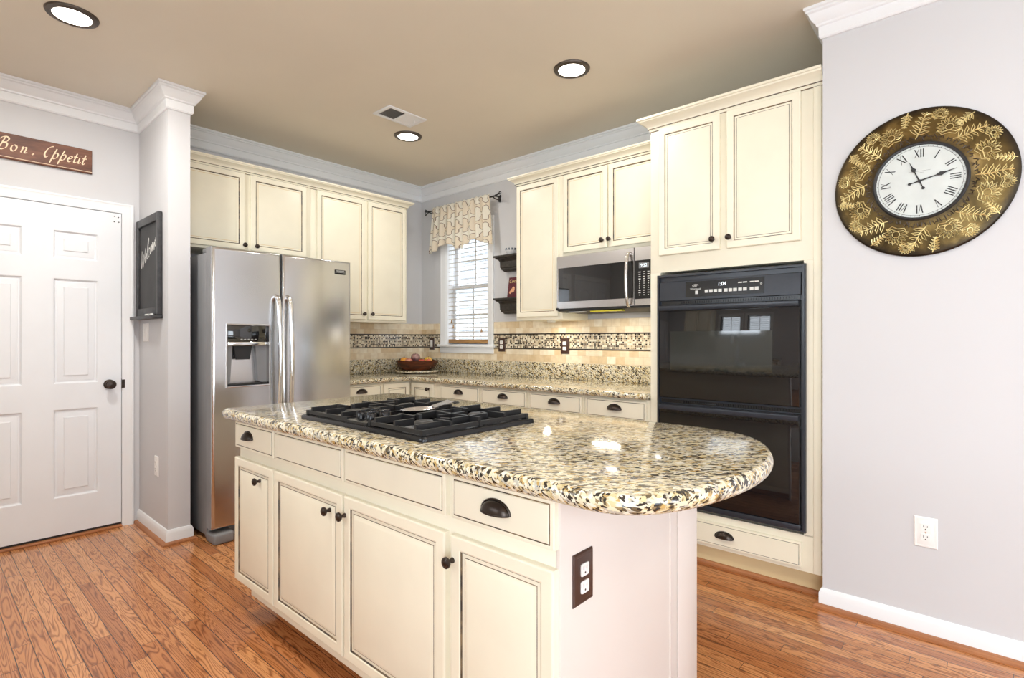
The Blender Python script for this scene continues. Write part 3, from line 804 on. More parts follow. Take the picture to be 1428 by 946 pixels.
def fdoor(x0, x1, hole=None, name='door'):
    mb = MB(); t = FT
    mb.rings(x0, x1, FZ0, FZ1, FY, [(0, 0), (0, t - 0.016), (0.003, t - 0.007), (0.008, t - 0.002), (0.016, t)], {0: 1}, fill=hole is None)
    if hole:
        a, b, c, d = hole
        mb.grid([x0 + 0.016, a, b, x1 - 0.016], [FZ0 + 0.016, c, d, FZ1 - 0.016], FY - t, [(1, 1)])
    return mb.build(name, ['steel', 'greyp'], fr, smooth=40)


HL = (-0.386, -0.119, 0.930, 1.318)
dl = fdoor(-0.463, -0.048, HL); dl['label'] = 'left freezer door with dispenser'
dr = fdoor(-0.040, 0.463); dr['label'] = 'right refrigerator door'
a, b, c, d = HL; FF = FY - FT
mb = MB(); mb.rings(a, b, c, d, FF, [(0, 0), (0, 0.004), (0.003, 0.006), (0.008, 0.005), (0.010, 0.0), (0.010, -0.070)], fill=True, back=False)
disp = mb.build('dispenser', 'steelh', dl)
disp['label'] = 'dispenser recess with dark control panel'
MB().box(a + 0.010, b - 0.010, FF - 0.002, FF + 0.066, 1.206, d - 0.010, b=0.002).build('dispenser_panel', 'mwglass', disp)
MB().box(a + 0.010, b - 0.010, FF - 0.004, FF + 0.066, 1.184, 1.207, b=0.003).build('dispenser_bar', 'chrome', disp)
mb = MB(); cxm = (a + b) / 2 - 0.02
mb.prism([(cxm - 0.06, 1.184), (cxm + 0.05, 1.184), (cxm + 0.035, 1.098), (cxm - 0.042, 1.098)], FF + 0.02, FF + 0.045, 'y').build('dispenser_paddle', 'blackmat', disp)
mb = MB()
mb.prism([(a + 0.010, c + 0.010), (a + 0.036, c + 0.030), (a + 0.050, 1.184), (a + 0.010, 1.184)], FF + 0.03, FF + 0.069, 'y').build('recess_cheek', 'greyp', disp)
MB().prism([(b - 0.010, c + 0.010), (b - 0.062, c + 0.030), (b - 0.080, 1.184), (b - 0.010, 1.184)], FF + 0.03, FF + 0.069, 'y').build('recess_cheek', 'greyp', disp)
MB().box(a + 0.014, b - 0.014, FF + 0.004, FF + 0.066, c + 0.010, c + 0.022, b=0.003).build('drip_tray', 'blackmat', disp)
mb = MB()
for k in range(5): mb.box(a + 0.085 + k * 0.021, a + 0.085 + k * 0.021 + 0.012, FF - 0.0028, FF - 0.0018, 1.222, 1.2245)
mb.build('dispenser_icons', 'glyph', disp)
for dd, hx in ((dl, -0.082), (dr, -0.006)):
    P = [(hx, FF, 1.500), (hx, FF - 0.030, 1.485), (hx, FF - 0.046, 1.44), (hx, FF - 0.058, 1.30), (hx, FF - 0.064, 1.10), (hx, FF - 0.058, 0.90), (hx, FF - 0.046, 0.76), (hx, FF - 0.030, 0.715), (hx, FF, 0.70)]
    MB().tube(catmull(P, 6), 0.015, 14).build('handle', 'chrome', dd)
bd = MB().box(0.334, 0.417, FF - 0.003, FF + 0.0, 1.682, 1.714, b=0.001).build('badge', 'panelblk', dr)
text('badge_lettering', 'FRIGIDAIRE', 0.0125, 'glyph', bd, 0.3755, 1.705, FF - 0.0034)
MB().box(0.338, 0.413, FF - 0.0036, FF - 0.0030, 1.695, 1.6965).build('badge_line', 'glyph', bd)
mb = MB().box(-0.45, 0.45, -0.735, -0.66, 0.012, 0.080, b=0.006)
for k in range(24): mb.box(-0.36 + k * 0.03, -0.342 + k * 0.03, -0.738, -0.733, 0.03, 0.066)
mb.build('base_grille', 'greyp', fr)
for sx in (-1, 1):
    MB().box(sx * 0.40 - 0.06, sx * 0.40 + 0.06, -0.835, -0.70, 0.0, 0.066, b=0.016, seg=3).build('foot', 'greyp', fr)
    MB().box(sx * 0.40 - 0.05, sx * 0.40 + 0.05, -0.79, -0.62, 1.752, 1.782, b=0.006).build('hinge_cover', 'greyp', fr)

# ------------------------------------------------------------------ microwave
mw = thing('microwave', 'stainless over the range microwave under the short wall cabinet', 'microwave', (2.372, 0, 0))
q = -2.372; MY = -0.372; x0, x1, z0, z1 = 1.993 + q, 2.752 + q, 1.418, 1.803
MB().box(x0 + 0.002, x1 - 0.002, MY, -0.012, z0 + 0.012, z1, b=0.003).build('case', 'greyp', mw)
MB().prism([(MY - 0.03, z0 + 0.014), (MY - 0.03, z0 + 0.002), (MY + 0.02, z0 - 0.006), (-0.02, z0 - 0.006), (-0.02, z0 + 0.014)], x0 + 0.004, x1 - 0.004, 'x').build('underside', 'blackmat', mw)
XS = 2.597 + q
gx0, gx1, gz0, gz1 = 2.007 + q, 2.590 + q, 1.482, 1.716
mb = MB(); mb.rings(x0, XS - 0.0015, z0 + 0.014, z1 - 0.004, MY, [(0, 0), (0, 0.032), (0.003, 0.037)], fill=False)
mb.grid([x0 + 0.003, gx0, gx1, XS - 0.0045], [z0 + 0.017, gz0, gz1, z1 - 0.007], MY - 0.037, [(1, 1)])
mb.rings(gx0, gx1, gz0, gz1, MY - 0.037, [(0, 0), (0.001, -0.002)], fill=False, back=False)
dm = mb.build('door', 'steelh', mw)
MB().box(gx0 + 0.001, gx1 - 0.001, MY - 0.035, MY - 0.03, gz0 + 0.001, gz1 - 0.001).build('door_glass', 'mwglass', dm)
mb = MB(); hx = 2.566 + q
P = [(hx, MY - 0.036, 1.762), (hx, MY - 0.060, 1.756), (hx, MY - 0.078, 1.70), (hx, MY - 0.084, 1.60), (hx, MY - 0.078, 1.50), (hx, MY - 0.060, 1.440), (hx, MY - 0.036, 1.434)]
mb.tube(catmull(P, 5), 0.0115, 12).build('handle', 'steelh', dm)
mb = MB(); mb.rings(XS + 0.0015, x1, z0 + 0.014, z1 - 0.004, MY, [(0, 0), (0, 0.032), (0.003, 0.037)])
cp = mb.build('control_side', 'steelh', mw)
MB().box(XS + 0.004, x1 - 0.003, MY - 0.0385, MY - 0.036, 1.474, 1.714).build('control_panel', 'panelblk', cp)
MB().box(2.630 + q, 2.698 + q, MY - 0.0392, MY - 0.0384, 1.664, 1.698).build('display', 'greyp', cp)
text('display_digits', '9:52', 0.026, 'lcd', cp, 2.664 + q, 1.681, MY - 0.0396)
mb = MB()
for r in range(11):
    for c_ in range(3):
        xx = 2.628 + q + c_ * 0.030; zz = 1.638 - r * 0.0142; w_ = 0.014 if r in (0, 1, 2, 3, 8, 9) else 0.006
        mb.box(xx + 0.007 - w_ / 2, xx + 0.007 + w_ / 2, MY - 0.0390, MY - 0.0384, zz, zz + 0.0050)
mb.build('key_print', 'glyph', cp)
MB().box(2.26 + q, 2.50 + q, MY - 0.020, MY + 0.015, z0 - 0.012, z0 - 0.004).build('lamp_lens', 'yellow', mw)
MB().box(2.08 + q, 2.20 + q, MY - 0.015, MY + 0.03, z0 - 0.010, z0 - 0.005).build('filter_tab', 'whitep', mw)
MB().box(2.36 + q, 2.42 + q, MY + 0.02, MY + 0.06, z0 - 0.010, z0 - 0.005).build('filter_tab', 'whitep', mw)
MB().box(x0 - 0.006, x0 + 0.02, MY - 0.040, MY - 0.01, z0 + 0.006, z0 + 0.024, b=0.004).build('bottom_clip', 'blackmat', mw)

ml = bpy.data.lights.new('surface_lamp', 'AREA'); ml.shape = 'RECTANGLE'; ml.size = 0.20; ml.size_y = 0.05; ml.energy = 2.2; ml.color = (1.0, 0.92, 0.78)
mo = bpy.data.objects.new('surface_lamp', ml); COL.objects.link(mo); mo.parent = mw; mo.location = (0.0, MY + 0.09, z0 - 0.010)
pk = thing('under_cabinet_light', 'small white puck light under the narrow tall wall cabinet', 'puck light', (1.775, -0.18, 1.365))
MB().lathe([(0.034, 0.0), (0.034, -0.008), (0.028, -0.013), (0.0, -0.014)], n=24).build('puck', 'whitep', pk)
ml = bpy.data.lights.new('puck_lamp', 'AREA'); ml.shape = 'DISK'; ml.size = 0.05; ml.energy = 1.2; ml.color = (1.0, 0.92, 0.78)
mo = bpy.data.objects.new('puck_lamp', ml); COL.objects.link(mo); mo.parent = pk; mo.location = (0, 0, -0.016)

# ------------------------------------------------------------------ double oven
ov = thing('double_oven', 'black built-in double wall oven in the tall cream cabinet', 'oven', (3.2275, -0.59, 0))
W = 0.3775
mb = MB()
mb.rings(-W, W, OZ0, OZ1, -0.001, [(0, 0), (0, 0.018), (0.006, 0.024), (0.014, 0.024), (0.016, 0.004)], fill=False)
mb.box(-W + 0.016, W - 0.016, -0.006, 0.54, OZ0 + 0.016, OZ1 - 0.016)
mb.build('housing', 'ovenblk', ov, smooth=30)
mb = MB(); mb.prism([(-0.007, 1.436), (-0.030, 1.438), (-0.024, 1.540), (-0.007, 1.545)], -W + 0.020, W - 0.020, 'x')
cpn = mb.build('control_panel', 'ovenblk', ov)
mb = MB(); mb.prism([(-0.0302, 1.452), (-0.0312, 1.452), (-0.0262, 1.534), (-0.0252, 1.534)], -0.205, 0.195, 'x'); cpb = mb.build('touch_panel', 'panelblk', cpn)
tilt = 0.0056 / 0.0816


def py(z): return -0.0316 + (z - 1.452) * 0.061


mb = MB()
for grp in ((-0.100, 4, 0.022), (0.000, 3, 0.022), (0.072, 2, 0.022), (0.128, 2, 0.022)):
    for k in range(grp[1]): x = grp[0] + k * 0.0235; mb.box(x, x + 0.018, py(1.477) - 0.0006, py(1.477) + 0.0004, 1.470, 1.486)
mb.build('key_print', 'glyph', cpb)
mb = MB()
for x, w_ in ((0.070, 0.02), (0.094, 0.02), (0.128, 0.018), (0.150, 0.02)): mb.box(x, x + w_, py(1.513) - 0.0006, py(1.513) + 0.0004, 1.510, 1.516)
mb.build('label_print', 'glyph', cpb)
mb = MB(); mb.box(-0.152, -0.136, py(1.477) - 0.0006, py(1.477) + 0.0004, 1.466, 1.484)
mb.build('start_print', 'glyph', cpb)
mb = MB(); mb.tube([(0.182, py(1.5) - 0.0005, 1.497)] + [(0.182 + 0.004 * math.cos(k), py(1.5) - 0.0005, 1.5 + 0.004 * math.sin(k)) for k in range(6)], 0.0012, 5)
mb.build('lock_print', 'glyph', cpb)
text('oven_lettering', 'Whirlpool', 0.014, 'glyph', cpb, -0.151, 1.493, py(1.493) - 0.0008)
mb = MB(); mb.tube([(-0.151 + 0.017 * math.cos(2 * PI * k / 16), py(1.512) - 0.0006, 1.512 + 0.006 * math.sin(2 * PI * k / 16)) for k in range(14)], 0.0012, 5); mb.tube([(-0.165, py(1.518) - 0.0006, 1.517), (-0.151, py(1.51) - 0.0006, 1.510), (-0.14, py(1.51) - 0.0006, 1.514)], 0.0014, 5)
mb.build('oven_emblem', 'glyph', cpb)
text('clock_digits', '1:04', 0.026, 'lcd', cpb, -0.012, 1.512, py(1.512) - 0.001, shear=0.15)


def oven_door(z0, z1, win):
    mb = MB(); mb.rings(-W + 0.022, W - 0.022, z0, z1, -0.006, [(0, 0), (0, 0.026), (0.003, 0.030), (0.006, 0.031)], {})
    d = mb.build('door', 'ovenglass', ov, smooth=30)
    MB().prism([(-0.036, z1 - 0.034), (-0.058, z1 - 0.030), (-0.062, z1 - 0.020), (-0.060, z1 - 0.006), (-0.036, z1 - 0.001)], -W + 0.024, W - 0.024, 'x').build('handle', 'ovenblk', d)
    if win: MB().box(-0.29, 0.235, -0.0376, -0.0368, z0 + 0.155, z0 + 0.365).build('window', 'inglass', d)
    return d


du = oven_door(0.902, 1.412, True); du['label'] = 'upper oven door'
dw = oven_door(0.346, 0.868, False); dw['label'] = 'lower oven door'
for z in (1.416, 0.872):
    mb = MB(); mb.box(-W + 0.024, W - 0.024, -0.012, -0.006, z, z + 0.018)
    for k in range(46): mb.box(-0.24 + k * 0.0125, -0.2345 + k * 0.0125, -0.017, -0.012, z + 0.003, z + 0.015)
    if z < 1: mb.box(-0.16, -0.04, -0.024, -0.012, z + 0.002, z + 0.010, b=0.001)
    mb.build('vent_grille', 'black', ov)
MB().box(-W + 0.020, W - 0.020, -0.030, -0.006, 0.318, 0.342, b=0.004).build('bottom_trim', 'ovenblk', ov)

# ------------------------------------------------------------------ island
isl = thing('kitchen_island', 'large cream kitchen island in the foreground with doors, drawers and end panel', 'island', (2.625, -2.43, 0))
q = -2.625
MB().box(1.738 + q, 3.500 + q, 0.0, 0.757, 0.138, 0.868, b=0.002).build('carcass', 'cream', isl)
MB().box(1.775 + q, 3.500 + q, 0.034, 0.757, 0.078, 0.138).build('base_rail', 'cream', isl)
MB().box(1.80 + q, 3.500 + q, 0.135, 0.70, 0.0, 0.078).build('toe_kick', 'kick', isl)
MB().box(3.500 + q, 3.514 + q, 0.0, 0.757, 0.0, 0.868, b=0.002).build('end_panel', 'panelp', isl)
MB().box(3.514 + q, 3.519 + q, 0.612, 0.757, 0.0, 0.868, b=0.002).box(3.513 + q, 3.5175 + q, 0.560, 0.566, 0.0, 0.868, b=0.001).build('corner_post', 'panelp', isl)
for (xa, xb), dw_, kn in (((1.727, 2.102), 'p', (1.990, 0.637)), ((2.113, 2.621), None, (2.545, 0.635)), ((2.632, 3.138), None, (2.640, 0.637)), ((3.163, 3.507), 'p', (3.172, 0.634))):
    rp_door(isl, xa + q, xb + q, 0.156, 0.700, 0.0, (kn[0] + q, kn[1]), rail=0.037, gl=0.0035)
    slab_front(isl, xa + q, xb + q, 0.744, 0.861, 0.0, ((1.873 if xa < 2 else 3.330) + q, 0.796) if dw_ else None, name='drawer' if dw_ else 'false_front')

IT0, IT1 = 0.868, 0.912


def arc_pts(pts): return [(p.x, p.y) for p in catmull([(a_, b_, 0) for a_, b_ in pts], 5)]


right_end = arc_pts([(3.545, -2.490), (3.640, -2.488), (3.712, -2.455), (3.770, -2.375), (3.812, -2.240), (3.832, -2.060), (3.815, -1.890), (3.760, -1.730), (3.680, -1.615), (3.575, -1.550), (3.45, -1.532)])
poly = [(1.668, -1.545), (1.656, -1.56), (1.652, -1.60), (1.652, -2.42), (1.656, -2.462), (1.672, -2.482), (1.71, -2.490), (2.4, -2.490), (3.2, -2.490)] + right_end + [(2.6, -1.532), (1.70, -1.532)]
it = slab(poly, IT0, IT1, 0.018, 'island_countertop', 'granite', None, 6)
tag(it, 'speckled granite island top with a rounded overhanging right end', 'countertop')

# ------------------------------------------------------------------ cooktop
ck = thing('gas_cooktop', 'black gas cooktop with cast iron grates set into the island top', 'cooktop', (2.596, -2.125, IT1))
KX, KY = 0.381, 0.268
mb = MB()
R_ = []
for ins, z in ((0, 0.0005), (0, 0.010), (0.003, 0.0155), (0.008, 0.017), (0.020, 0.017), (0.026, 0.009), (0.040, 0.007)):
    a, b, r = KX - ins, KY - ins, 0.018
    ring = []
    for cx_, cy_, a0 in ((a - r, b - r, 0), (-a + r, b - r, 90), (-a + r, -b + r, 180), (a - r, -b + r, 270)):
        for k in range(5): t_ = math.radians(a0 + k * 22.5); ring.append(mb.v(cx_ + r * math.cos(t_), cy_ + r * math.sin(t_), z))
    R_.append(ring)
for a, b in zip(R_, R_[1:]):
    for i in range(20): mb.face((a[i], a[(i + 1) % 20], b[(i + 1) % 20], b[i]))
mb.face(R_[0]); mb.face(R_[-1]); mb.build('base_pan', 'black', ck, smooth=40)
MB().prism([(-KY + 0.012, 0.008), (KY - 0.02, 0.008), (KY - 0.02, 0.018), (-KY + 0.20, 0.022), (-KY + 0.02, 0.030), (-KY + 0.012, 0.026)], -0.066, 0.066, 'x').build('control_console', 'black', ck)
for kx, ky in ((-0.028, 0.052), (0.032, 0.052), (-0.028, 0.112), (0.032, 0.112)):
    MB().lathe([(0.025, 0), (0.025, 0.004), (0.020, 0.006), (0.019, 0.024), (0.016, 0.028), (0, 0.029)], (kx, -KY + ky, 0.026), 'z', 20).box(kx - 0.004, kx + 0.004, -KY + ky - 0.018, -KY + ky + 0.018, 0.046, 0.060, b=0.002).build('control_knob', 'black', ck)
for sx in (-1, 1):
    for sy in (-1, 1):
        c_ = (sx * 0.215, sy * 0.128)
        bn = MB().lathe([(0.075, 0.0075), (0.072, 0.012), (0.052, 0.015), (0.042, 0.016), (0.042, 0.026), (0, 0.026)], (*c_, 0), 'z', 28).build('burner', 'greyp' if sy < 0 else 'iron', ck)
        MB().lathe([(0.036, 0.0262), (0.038, 0.031), (0.030, 0.036), (0, 0.037)], (*c_, 0), 'z', 28).build('burner_cap', 'iron', bn)
for sx in (-1, 1):
    mb = MB(); gx0, gx1 = (0.073, 0.352); zt, zb = 0.048, 0.026

    def bar(xa, ya, xb, yb, z0=zb, z1=zt, w=0.0055):
        d_ = Vector((xb - xa, yb - ya)); n_ = Vector((-d_.y, d_.x)).normalized() * w
        mb.prism([(sx * (xa + n_.x), ya + n_.y), (sx * (xb + n_.x), yb + n_.y), (sx * (xb - n_.x), yb - n_.y), (sx * (xa - n_.x), ya - n_.y)], z0, z1)
    ys = 0.245
    for xx in (gx0, gx1):      # low side rails with feet
        bar(xx, -ys, xx, ys, 0.020, 0.034, 0.005)
        for yy in (-ys, 0, ys): mb.box(sx * xx - 0.007, sx * xx + 0.007, yy - 0.007, yy + 0.007, 0.008, 0.034)
    for yy in (-ys, ys): bar(gx0, yy, gx1, yy, 0.020, 0.033, 0.005)
    bar(gx0, 0.0, gx1, 0.0, 0.022, zt, 0.0055)
    xm = 0.2125
    for s_ in (-1, 1):
        for xx, ln_ in ((0.105, 0.10), (xm, 0.072), (0.320, 0.10)):       # tall fingers over each burner
            bar(xx, s_ * (ys + 0.004), xx, s_ * (ys - ln_))
        bar(xm, 0.0, xm, s_ * 0.062)
        bar(gx0, s_ * 0.128, xm - 0.055, s_ * 0.128, 0.026, zt); bar(gx1, s_ * 0.128, xm + 0.055, s_ * 0.128, 0.026, zt)
    for xx in (0.125, 0.300): bar(xx, -0.085, xx, 0.085)
    bar(0.125, -0.085, 0.16, -0.10); bar(0.300, -0.085, 0.265, -0.10); bar(0.125, 0.085, 0.16, 0.10); bar(0.300, 0.085, 0.265, 0.10)
    mb.build('grate', 'iron', ck, smooth=30)

# spoon rest lying on the cooktop
sp = thing('spoon_rest', 'shiny stainless spoon rest lying on the cooktop', 'spoon rest', (2.578, -2.085, 0.9300))
mb = MB()
prof = [(0.0, 0.004), (0.030, 0.005), (0.046, 0.010), (0.056, 0.018), (0.0575, 0.0185), (0.056, 0.0165), (0.047, 0.0075), (0.030, 0.0015), (0.0, 0.0)]
mb.lathe(prof, (0, 0, 0.004), 'z', 28, sx=0.95, sy=1.5).build('bowl', 'steelh', sp)
mb = MB(); pts = catmull([(0.0, 0.075, 0.020), (-0.004, 0.115, 0.025), (-0.012, 0.15, 0.027), (-0.020, 0.185, 0.032), (-0.025, 0.205, 0.022)], 6); n_ = len(pts)
V = []
for i, p in enumerate(pts):
    w_ = 0.023 + 0.010 * i / n_; V.append([mb.v(p.x - w_, p.y, p.z + 0.006), mb.v(p.x, p.y, p.z), mb.v(p.x + w_, p.y, p.z + 0.006), mb.v(p.x + w_, p.y, p.z + 0.004), mb.v(p.x, p.y, p.z - 0.002), mb.v(p.x - w_, p.y, p.z + 0.004)])
for a, b in zip(V, V[1:]):
    for j in range(6): mb.face((a[j], a[(j + 1) % 6], b[(j + 1) % 6], b[j]))
mb.face(V[0]); mb.face(V[-1]); mb.build('handle', 'steelh', sp)


# ------------------------------------------------------------------ outlets and switches
def plate(kind, label, loc, rz, mat, w=0.074, h=0.118, group=None, recept='whitep'):
    t = thing('wall_outlet' if kind == 'outlet' else 'wall_switch', label, 'outlet' if kind == 'outlet' else 'switch', loc, rz, group)
    mb = MB(); mb.rings(-w / 2, w / 2, -h / 2, h / 2, -0.0002, [(0, 0), (0, 0.002), (0.003, 0.0055), (0.008, 0.0065), (0.010, 0.0058), (0.013, 0.0068)]); mb.build('cover_plate', mat, t)
    if kind == 'outlet':
        for sz in (-1, 1):
            zc = sz * 0.0205
            pl = [(0.0165 * max(-1, min(1, 1.35 * math.cos(a_ * PI / 12))) * 1.0, zc + 0.0165 * max(-0.9, min(0.9, 1.15 * math.sin(a_ * PI / 12)))) for a_ in range(24)]
            r = MB().prism(pl, -0.0095, -0.0060, 'y').build('receptacle', recept, t)
            MB().box(-0.0075, -0.0052, -0.0099, -0.0094, zc + 0.000, zc + 0.0085).box(0.0050, 0.0072, -0.0099, -0.0094, zc + 0.0012, zc + 0.0078).lathe([(0.0026, 0.0094), (0.0026, 0.0099)], (0, 0, zc - 0.0075), 'y', 10).build('slots', 'slot', r)
        MB().lathe([(0.003, 0.006), (0.003, 0.0076), (0, 0.0078)], (0, 0, 0), 'y', 12).build('screw', 'chrome' if mat == 'whitep' else mat, t)
    else:
        n = 2 if w > 0.1 else 1
        for k in range(n):
            xx = (k - (n - 1) / 2) * 0.046
            MB().box(xx - 0.0165, xx + 0.0165, -0.0092, -0.0060, -0.033, 0.033, b=0.001).build('rocker', recept, t)
    return t


plate('outlet', 'white duplex outlet on the grey wall under the clock', (4.055, CY, 0.430), 0, 'whitep', 0.078, 0.124)
plate('outlet', 'brown plate outlet on the island end panel', (3.514, -2.344, 0.656), R90, 'brownp', 0.082, 0.124)
plate('outlet', 'brown plate outlet on the tile just right of the window', (1.106, -0.0095, 1.175), 0, 'brownp', 0.078, 0.118)
plate('outlet', 'brown plate outlet on the mosaic band under the microwave', (1.778, -0.0095, 1.170), 0, 'brownp', 0.082, 0.124)
plate('switch', 'brown plate light switch on the tile left of the window', (0.172, -0.0095, 1.180), 0, 'brownp', 0.074, 0.118)
plate('outlet', 'white outlet low on the wing wall beside the entry door', (0.388, -2.394, 0.436), 0, 'whitep', 0.07, 0.124)
plate('switch', 'white double switch plate on the wing wall below the chalkboard', (0.160, -2.394, 1.268), 0, 'whitep', 0.118, 0.118)


# ------------------------------------------------------------------ things on the walls
def strokes(mb, curves, ox, oz, sx, sz, y, w, shear=0.0, nib=40, m=0):
    for c in curves:
        P = catmull([(a_, b_, 0) for a_, b_ in c], 6) if len(c) > 2 else [Vector((*p, 0)) for p in c]
        P3 = [Vector((ox + (p.x + p.y * shear) * sx, y, oz + p.y * sz)) for p in P]; rr = []
        for i in range(len(P3)):
            d_ = P3[min(i + 1, len(P3) - 1)] - P3[max(0, i - 1)]; an = math.atan2(d_.z, d_.x)
            rr.append(w * (0.22 + 0.78 * abs(math.sin(an - math.radians(nib)))))
        mb.tube(P3, rr, 6, m, flat=(0, 1, 0))


def ell(cx_, cy_, rx, ry, n=12, a0=60, sweep=360): return [(cx_ + rx * math.cos(math.radians(a0 + sweep * k / n)), cy_ + ry * math.sin(math.radians(a0 + sweep * k / n))) for k in range(n + 1)]


G = {'B': ([[(0.30, 0.98), (0.22, 0.5), (0.12, 0.02)], [(0.0, 0.78), (0.12, 0.95), (0.38, 1.02), (0.58, 0.88), (0.50, 0.64), (0.24, 0.54)], [(0.24, 0.54), (0.56, 0.50), (0.60, 0.20), (0.38, 0.0), (0.10, 0.02), (0.0, 0.14)]], 0.74),
     'o': ([ell(0.22, 0.24, 0.19, 0.24)], 0.50),
     'n': ([[(0.0, 0.40), (0.08, 0.46), (0.09, 0.30), (0.06, 0.0)], [(0.07, 0.22), (0.20, 0.42), (0.33, 0.45), (0.35, 0.30), (0.32, 0.06), (0.42, 0.03), (0.50, 0.12)]], 0.56),
     '.': ([[(0.0, 0.05), (0.03, 0.01), (0.07, 0.03), (0.04, 0.07), (0.0, 0.05)]], 0.30),
     'A': ([[(0.52, 1.0), (0.30, 0.90), (0.10, 0.60), (0.05, 0.25), (0.18, 0.02), (0.34, 0.10)]], 0.34),
     'p': ([[(0.20, 0.85), (0.12, 0.4), (0.02, -0.38)], [(0.12, 0.34), (0.28, 0.50), (0.42, 0.40), (0.40, 0.14), (0.22, 0.0), (0.08, 0.08)]], 0.50),
     'e': ([[(0.06, 0.22), (0.26, 0.28), (0.32, 0.42), (0.20, 0.48), (0.06, 0.32), (0.06, 0.10), (0.20, 0.0), (0.38, 0.12)]], 0.42),
     't': ([[(0.16, 0.80), (0.11, 0.40), (0.10, 0.08), (0.20, 0.0), (0.30, 0.10)], [(-0.02, 0.47), (0.30, 0.50)]], 0.34),
     'i': ([[(0.06, 0.46), (0.05, 0.20), (0.08, 0.02), (0.20, 0.06), (0.24, 0.14)], [(0.09, 0.66), (0.11, 0.68)]], 0.26)}
sg = thing('wall_sign', 'dark wooden wall sign reading Bon Appetit above the entry door', 'sign', (0, -2.935, 2.34), R90)
mb = MB(); mb.rings(-0.285, 0.285, -0.073, 0.073, -0.001, [(0, 0), (0, 0.018), (0.003, 0.021), (0.006, 0.021)]); mb.build('board', 'signwood', sg)
mb = MB(); x = -0.150
for ch, adv in (('B', .078), ('o', .062), ('n', .078), ('.', .068), ('A', .052), ('p', .052), ('p', .052), ('e', .040), ('t', .034), ('i', .026), ('t', .03)):
    big = ch in 'BA'
    if ch == 'A': mb.build('lettering', 'ivory', sg); mb = MB()
    strokes(mb, G[ch][0], x, -0.024, 0.060, 0.074, -0.0222, 0.0050, 0.34); x += adv * 0.70
mb.build('lettering', 'ivory', sg)
MB().box(-0.284, 0.284, -0.0225, -0.0205, -0.0655, -0.063).build('edge_highlight', 'ivory', sg)

cb = thing('chalkboard', 'black framed chalkboard reading Welcome on the wing wall beside the door', 'chalkboard', (0.262, -2.394, 1.685))
mb = MB()
for x0, x1, z0, z1 in ((-0.24, -0.195, -0.315, 0.315), (0.195, 0.24, -0.315, 0.315), (-0.195, 0.195, -0.315, -0.265), (-0.195, 0.195, 0.265, 0.315)): mb.box(x0, x1, -0.026, -0.001, z0, z1, b=0.004)
mb.build('frame', 'frameblk', cb)
MB().box(-0.197, 0.197, -0.012, -0.002, -0.267, 0.267).build('slate', 'slate', cb)
MB().box(-0.245, 0.245, -0.058, -0.0005, -0.336, -0.316, b=0.004).build('ledge', 'frameblk', cb)
mb = MB()
wl = [([[(0.0, 0.9), (0.08, 0.0), (0.28, 0.7), (0.34, 0.0), (0.60, 1.0)]], 0.62), ([[(0.0, 0.22), (0.22, 0.34), (0.16, 0.46), (0.02, 0.28), (0.12, 0.0), (0.30, 0.12)]], 0.30), ([[(0.0, 0.12), (0.22, 0.9), (0.12, 1.0), (0.06, 0.1), (0.22, 0.08)]], 0.24),
      ([[(0.26, 0.38), (0.10, 0.46), (0.02, 0.2), (0.14, 0.0), (0.32, 0.14)]], 0.32), ([ell(0.14, 0.22, 0.13, 0.22)], 0.30), ([[(0.0, 0.0), (0.06, 0.42), (0.10, 0.0), (0.20, 0.42), (0.26, 0.0), (0.36, 0.40), (0.42, 0.0)]], 0.46), ([[(0.0, 0.22), (0.22, 0.34), (0.16, 0.46), (0.02, 0.28), (0.12, 0.0), (0.30, 0.12)]], 0.30)]
x = -0.165; z = 0.0
for cs, adv in wl:
    strokes(mb, cs, x, z, 0.125, 0.125, -0.0126, 0.0042, 0.2); x += adv * 0.128; z += adv * 0.052
mb.build('chalk_lettering', 'chalk', cb)
for k, (xx, ln_) in enumerate(((0.30, 0.07), (0.40, 0.055))):
    tag(MB().tube([(xx, -2.433, 1.3755), (xx + ln_, -2.436, 1.3755)], 0.0055, 10).build('chalk_stick', 'chalk'), ('left' if k == 0 else 'right') + ' stick of white chalk lying on the chalkboard ledge', 'chalk', 'chalk sticks')

# wall clock
wc = thing('wall_clock', 'large round embossed brass wall clock with roman numerals on the grey wall', 'clock', (4.037, CY, 1.870))
MB().lathe([(0.302, 0.004), (0.304, 0.010), (0.302, 0.015), (0.296, 0.017), (0.270, 0.021), (0.200, 0.030), (0.170, 0.034), (0.156, 0.036), (0.150, 0.030), (0.150, 0.002), (0.302, 0.002)], (0, 0, 0), 'y', 96, closed=True).build('brass_plate', 'clock', wc, smooth=50)
MB().lathe([(0.146, 0.034), (0.148, 0.042), (0.154, 0.044), (0.159, 0.040), (0.160, 0.033), (0.146, 0.033)], (0, 0, 0), 'y', 72, closed=True).build('bezel', 'ink', wc)
MB().lathe([(0.0, 0.0365), (0.147, 0.0365), (0.147, 0.002), (0, 0.002)], (0, 0, 0), 'y', 72).build('dial', 'dial', wc)


def clock_y(r): return -(0.034 - (r - 0.17) * 0.13) - 0.001


rng = random.Random(3); mb = MB()


def rel(cx_, cz_, ang, pts, r0, closed=False):
    ca, sa = math.cos(ang), math.sin(ang); P = []
    for u_, v_ in pts:
        x_, z_ = cx_ + u_ * ca - v_ * sa, cz_ + u_ * sa + v_ * ca; rr = math.hypot(x_, z_)
        if rr > 0.296: x_, z_ = x_ * 0.296 / rr, z_ * 0.296 / rr
        rr = min(0.296, max(0.163, rr)); P.append((x_, clock_y(rr), z_))
    mb.tube(P, r0, 5, closed=closed)


